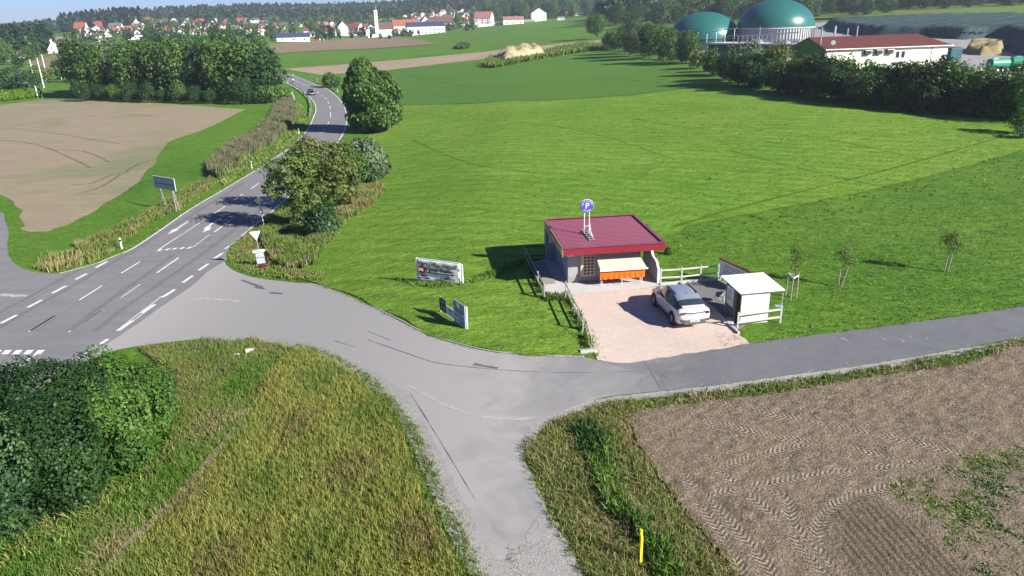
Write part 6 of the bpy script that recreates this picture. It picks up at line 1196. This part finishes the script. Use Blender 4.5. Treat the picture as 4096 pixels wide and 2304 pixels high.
# dense clusters of small houses, each its own
rc = random.Random(12); cols = ['brown', 'brown', 'red', 'red', 'grey', 'pink', 'brown', 'orange']
for i in range(84):
    t = i/83; x = 1600+((i*37) % 285)+rc.uniform(-4, 4); row = (i*37)//285 % 8; y = 67-row*5.6-(x-1600)*.035+rc.uniform(-2, 2); ds = 860+row*85
    w_ = rc.uniform(16, 27)*(1-.05*row); hpx('village_house', 'small white gabled house in the dense village quarter right of the church', x, x+w_, y, y-w_*.8, rc.choice(cols), 'y' if rc.random() < .65 else 'x', None, .55, .9, rc.uniform(-.5, .5), 2, 'house', 'small houses of the quarter right of the church', parts=row < 3, dist=ds)
for i in range(26):
    x = 1895+i*15+rc.uniform(-5, 5); row = i % 3; hpx('village_house', 'small white house between trees on the slope behind the field edge houses', x, x+rc.uniform(18, 26), 52-row*7-(x-1900)*.03, 34-row*7-(x-1900)*.03, rc.choice(cols), 'y' if rc.random() < .6 else 'x', None, .55, .9, rc.uniform(-.5, .5), 2, 'house', 'houses on the slope behind the field edge', parts=False, dist=960+row*70) if not 2120 < x < 2190 else None
for i in range(80):
    x = 590+((i*53) % 470)+rc.uniform(-6, 6); row = (i*53)//470 % 7; hpx('village_house', 'small pale house among trees on the village slope above the wood', x, x+rc.uniform(20, 32), 128-row*9-(x-600)*.02+rc.uniform(-3, 3), 108-row*9-(x-600)*.02, rc.choice(cols), 'y' if rc.random() < .6 else 'x', None, .55, .9, rc.uniform(-.5, .5), 2, 'house', 'houses on the village slope above the wood', parts=row < 2, dist=760+row*95)
for i in range(30):
    x = 300+((i*71) % 270)+rc.uniform(-6, 6); row = i % 4; hpx('village_house', 'small pale house crowded on the slope of the left hillside village', x, x+rc.uniform(20, 30), 128-row*9+rc.uniform(-3, 3), 108-row*9, rc.choice(cols), 'y' if rc.random() < .6 else 'x', None, .55, .9, rc.uniform(-.5, .5), 2, 'house', 'small houses of the left hillside village', parts=row < 2, dist=800+row*70)
for i in range(22):
    x = 1270+((i*61) % 330)+rc.uniform(-6, 6); hpx('village_house', 'low house of the village centre around the church', x, x+rc.uniform(22, 34), 112-(x-1270)*.05+rc.uniform(-8, 6), 94-(x-1270)*.05+rc.uniform(-8, 0), rc.choice(cols), 'y' if rc.random() < .5 else 'x', None, .55, .9, rc.uniform(-.5, .5), 2, 'house', 'houses of the village centre', parts=True, dist=820+rc.uniform(-20, 130))
# white walls at the field edge
for px, hgt_, l in (([(1472,151),(1520,147),(1574,143)], 2.6, 'long low white wall at the edge of the far brown field'), ([(1912,109),(1960,104),(2010,98)], 2.4, 'white garden wall below the faded red roof'), ([(2097,88),(2140,86),(2184,80)], 2.2, 'white garden wall below the lone dark roofed house')):
    q = [P(*a) for a in px]; mb = MB(); b0 = q[0]
    for a, b_ in zip(q[:-1], q[1:]): mb.bar(a-b0+Vector((0, 0, hgt_/2)), b_-b0+Vector((0, 0, hgt_/2)), .3, hgt_)
    o = mb.build('garden_wall', white); o.location = b0; tag(o, l, 'wall')
# church
p = PD(1503, 800); ds = depth(p); u = ds/F; CHh = rise(p, 41); o = thing('church', 'white village church with slender onion topped tower and dark red nave roof', 'church', p, -math.atan2(p.x, p.y)); tw = 13*u
MB().box((0, 0, CHh/2-1), (tw, tw, CHh+2)).build('tower', white, o); MB().cyl((0, 0, CHh), (0, 0, CHh+6*u), tw*.62, tw*.2, 8).cyl((0, 0, CHh+6*u), (0, 0, CHh+9*u), tw*.3, tw*.3, 8).cyl((0, 0, CHh+9*u), (0, 0, CHh+22*u), tw*.28, .05, 8).build('spire', roofs['grey'], o)
for z in (.55, .8, .92): MB().box((0, -tw/2-.05, CHh*z), (tw*.22, .12, tw*.4)).build('window', glassd, o)
hN = 22*u; rN = 26*u; nw = 60*u; MB().box((tw/2+nw*.45, tw*.6, hN/2-1), (nw*.9, tw*1.6, hN+2)).yz([(-tw*.2, hN), (tw*1.4, hN), (tw*.6, hN+rN)], tw/2, tw/2+nw*.9).build('nave', white, o)
MB().add([(tw/2, -tw*.25, hN-.2), (tw/2+nw*.92, -tw*.25, hN-.2), (tw/2+nw*.92, tw*.6, hN+rN+.2), (tw/2, tw*.6, hN+rN+.2), (tw/2, tw*1.45, hN-.2), (tw/2+nw*.92, tw*1.45, hN-.2)], [(0,1,2,3),(3,2,5,4)]).build('nave_roof', roofs['brown'], o)
# chapel
p = P(212, 212); ht = rise(p, 152); W_ = wid(p, 34); o = thing('chapel', 'small white baroque chapel with curved gable and little bell turret', 'chapel', p, -math.atan2(p.x, p.y)+.2); h = ht
gp = [(-W_/2, -1), (W_/2, -1), (W_/2, h*.5), (W_*.47, h*.58), (W_*.3, h*.66), (W_*.17, h*.75), (W_*.15, h*.92), (-W_*.15, h*.92), (-W_*.17, h*.75), (-W_*.3, h*.68), (-W_*.5, h*.62), (-W_*.5, h*.5)]
MB().xz(gp, -.3, .3).build('gable', white, o); MB().box((0, W_*.8, h*.25-.5), (W_*.94, W_*1.5, h*.5+1)).build('nave', white, o); MB().xz([(-W_*.5, h*.49), (W_*.5, h*.49), (0, h*.74)], .3, W_*1.55).build('roof', roofs['brown'], o)
MB().cyl((0, 0, h*.92), (0, 0, h*1.0), W_*.2, W_*.08, 8).cyl((0, 0, h), (0, 0, h*1.16), .25, .03, 6).build('turret', roofs['grey'], o); MB().box((0, -.32, h*.42), (W_*.1, .1, h*.08)).build('window', glassd, o); MB().box((W_*.08, -.32, h*.05), (W_*.26, .1, h*.14)).build('door', dark, o)
# ================================================================ sports ground, masts
for (x, yb), yt, l in (((133,300), 237, 'pale floodlight pole left of the two taller ones'), ((176,350), 231, 'tallest floodlight pole beside the sports pitch'), ((190,317), 217, 'floodlight pole at the far corner of the sports pitch'), ((152,392), 344, 'short white pole at the end of the clipped hedge'), ((160,224), 206, 'small distant pole by the chapel')):
    p = P(x, yb); h = rise(p, yt); o = thing('floodlight_pole', l, 'pole', p); MB().cyl((0, 0, -.2), (0, 0, h), .2, .12).build('pole', whitemetal, o); MB().box((0, 0, h), (.8, .3, .25)).build('lamp', steel, o)
p = P(247, 318); o = thing('football_goal', 'white football goal at the far end of the sports pitch', 'goal', p, R(8)); mb = MB()
for x in (0, 7.3): mb.cyl((x, 0, 0), (x, 0, 2.6), .12)
mb.cyl((0, 0, 2.6), (7.3, 0, 2.6), .12); mb.build('frame', whitemetal, o); MB().cyl((0, 1.6, .05), (7.3, 1.6, .05), .05).cyl((0, 0, 2.5), (0, 1.6, .05), .05).build('net_frame', steel, o)
q = [P(*a) for a in ((170,395),(176,360),(186,335),(205,322),(240,315))]; o = thing('pitch_fence', 'low wire fence round the corner of the sports pitch', 'fence', q[0])
for a, b_ in zip(q[:-1], q[1:]): MB().cyl(a-q[0]+Vector((0, 0, 1.1)), b_-q[0]+Vector((0, 0, 1.1)), .06).build('rail', steel, o)
for a in q: MB().cyl(a-q[0], a-q[0]+Vector((0, 0, 1.15)), .06).build('post', steel, o)
lines('pitch_line', [[(192,372),(220,369)],[(172,386),(235,381)]], .35, .3)
# ================================================================ village trees and far woods
rt_ = random.Random(21); kinds = ['mid', 'dark', 'mid', 'bluegreen', 'bright', 'walnut']
def vt(x, y, hpx_, k=None, ws=1., dist=None, con=False, lab=None, grp=None, i=0, nm='village_tree'):
    p = P(x, y) if dist is None else PD(x, dist)
    h = hpx_/F*depth(p); put('conifer_tree' if con else nm, lab or 'tree standing between the houses of the village', p, h, ws, k or rt_.choice(kinds), i % 4, grp if lab and grp else (grp or 'trees between the village houses'), con)
for x, y, hh, k, ws, con, l in ((1328,158,55,'purple',.9,False,'dark purple copper beech in front of the village'),(1355,150,45,'mid',.6,False,'slim green tree right of the copper beech'),(1268,158,34,'dark',.8,True,'dark conical conifer left of the copper beech'),(1255,128,45,'mid',1.,False,'round green tree behind the grey roofed shed'),(1185,135,40,'walnut',1.1,False,'olive green tree above the solar panel barn'),(830,128,45,'purple',.9,False,'dark purple tree among the hillside houses above the wood'),
    (1832,118,66,'mid',.85,False,'tall green tree between long barn and faded red roof'),(1890,104,54,'dark',.5,True,'slim dark conifer right of the tall green tree'),(1795,118,26,'walnut',.8,False,'small tree at the right end of the long white barn'),(1870,112,34,'walnut',.8,False,'small tree left of the white garden wall'),(2000,92,34,'mid',1.,False,'bushy tree beside the pink roofed annex'),(2100,72,60,'dark',1.2,False,'big dark tree left of the lone dark roofed house'),
    (2210,78,76,'mid',1.1,False,'large green tree right of the lone dark roofed house'),(2070,50,70,'dark',1.1,False,'big dark tree behind the field edge houses'),(2250,72,70,'dark',1.1,False,'dark tree beside the white hut'),(600,140,60,'mid',1.,False,'green tree covering the left hillside houses'),(700,150,70,'mid',.8,False,'birch like green tree above the wood'),(615,150,38,'needle',.7,True,'dark conifer on the left hillside'),(237,118,44,'mid',.4,True,'dark slim conifer on the left skyline'),(1442,100,40,'mid',.7,False,'tree left of the church tower')):
    vt(x, y, hh, k if k != 'needle' else 'dark', ws, None, con, l, None, int(x))
for i in range(190):
    x = rt_.uniform(560, 1640); ds = rt_.uniform(640, 1250) if x < 1100 else rt_.uniform(840, 1250)
    vt(x, 0, rt_.uniform(16, 34), None, rt_.uniform(.8, 1.15), ds, rt_.random() < .12, None, None, i)
for i in range(46): vt(rt_.uniform(260, 560), 0, rt_.uniform(12, 24), None, 1., rt_.uniform(700, 1050), rt_.random() < .2, None, None, i)
for i in range(70):
    x = rt_.uniform(1640, 2500); vt(x, 0, rt_.uniform(18, 30), None, 1., rt_.uniform(930, 1500), rt_.random() < .15, None, None, i)
for i in range(60):
    x = 1960+i*10.5+rt_.uniform(-10, 10); vt(x, 0, rt_.uniform(44, 78), rt_.choice(['dark', 'mid', 'bluegreen', 'dark']), 1.1, 880+rt_.uniform(0, 120), False, 'tall tree in the belt of trees behind the right end of the village', 'tree belt right of the village', i, 'belt_tree')
for i in range(70):
    x = 2480+i*25+rt_.uniform(-12, 12); ds = 470+rt_.uniform(0, 110)+max(0, (x-3200)*.06); vt(x, 0, rt_.uniform(70, 110), rt_.choice(['dark', 'mid', 'dark', 'bluegreen']), 1.15, ds, False, 'tall tree of the wood edge behind the gas domes and maize field', 'wood edge behind the gas domes', i, 'wood_edge_tree')
# ridge forests: nobody could count them
def forest(name, label, xs, d0, d1, n, h0, h1, seed, con=.3, per=70, size=1.7):
    rs = np.random.RandomState(seed); Vs = []; vs = []
    for k in range(n):
        x = rs.uniform(*xs); d = rs.uniform(d0, d1); p = PD(x, d); h = rs.uniform(h0, h1); c = rs.rand() < con
        m = per; dr = rs.normal(size=(m, 3)); dr /= np.linalg.norm(dr, axis=1)[:, None]
        if c: t = rs.rand(m)**.7; q = np.c_[dr[:, :2]*(1-t)[:, None]*h*.2, t*h*1.08]
        else: q = dr*np.array([h*.3, h*.3, h*.42])*rs.uniform(.8, 1.05, (m, 1))+np.array([0, 0, h*.55])
        q = q+np.array(p); nr = dr+rs.normal(0, .5, (m, 3)); nr[:, 2] += .4; nr /= np.linalg.norm(nr, axis=1)[:, None]; tt = np.cross(nr, rs.normal(size=(m, 3))); tt /= np.linalg.norm(tt, axis=1)[:, None]; u = np.cross(nr, tt)
        s = size*rs.uniform(.6, 1.3, (m, 1)); Vs.append(np.stack([q-tt*s, q-u*s, q+tt*s, q+u*s], 1).reshape(-1, 3)); vs.append(np.repeat((.15 if c else .5)+rs.normal(0, .12)+rs.normal(0, .12, m), 4))
    V = np.concatenate(Vs); o = link(name, npmesh(name, V, np.arange(len(V)).reshape(-1, 4), LF['forest'], np.concatenate(vs).clip(0, 1))); tag(o, label, 'forest', None, 'stuff')
forest('garden_greenery', 'gardens and bushes filling the gaps between the village houses', (270, 1900), 690, 1280, 560, 3.5, 8, 9, .05, 40, .9)
forest('ridge_forest', 'dark wooded ridge along the skyline behind the village', (560, 1700), 1650, 1950, 1500, 18, 26, 1, .35, 60, 2.2)
forest('ridge_forest', 'dark wooded ridge behind the right half of the village', (1600, 4300), 1300, 1700, 1500, 18, 25, 2, .3, 50, 2.4)
forest('ridge_forest', 'wood on the slope between village and ridge', (700, 1750), 1280, 1400, 420, 12, 20, 3, .3, 60, 1.8)
forest('skyline_wood', 'conifer wood on the skyline behind the left hillside village', (240, 560), 1180, 1400, 360, 15, 24, 4, .7, 80, 1.7)
forest('skyline_wood', 'dark wood at the left picture edge', (-150, 165), 560, 760, 420, 12, 17, 5, .15, 110, 1.1)
forest('skyline_wood', 'distant wood on the low skyline at the left', (-200, 280), 1500, 1800, 320, 14, 20, 6, .4, 60, 2.2)
forest('skyline_wood', 'wood on the hillside above the maize field', (2400, 4300), 600, 900, 700, 16, 24, 7, .25, 110, 1.5)
# ================================================================ haze
mb = MB(); mb.box((0, 0, 41), (7000, 7000, 88)); hm_, nt = newmat('haze_air'); vol = N(nt, 'ShaderNodeVolumePrincipled'); vol.inputs['Color'].default_value = (.78, .86, 1, 1); vol.inputs['Density'].default_value = .00018; vol.inputs['Anisotropy'].default_value = .2
oo = N(nt, 'ShaderNodeOutputMaterial'); nt.links.new(vol.outputs[0], oo.inputs['Volume']); hz_ = mb.build('haze', hm_); hz_['kind'] = 'stuff'
print('objects', len(bpy.data.objects))
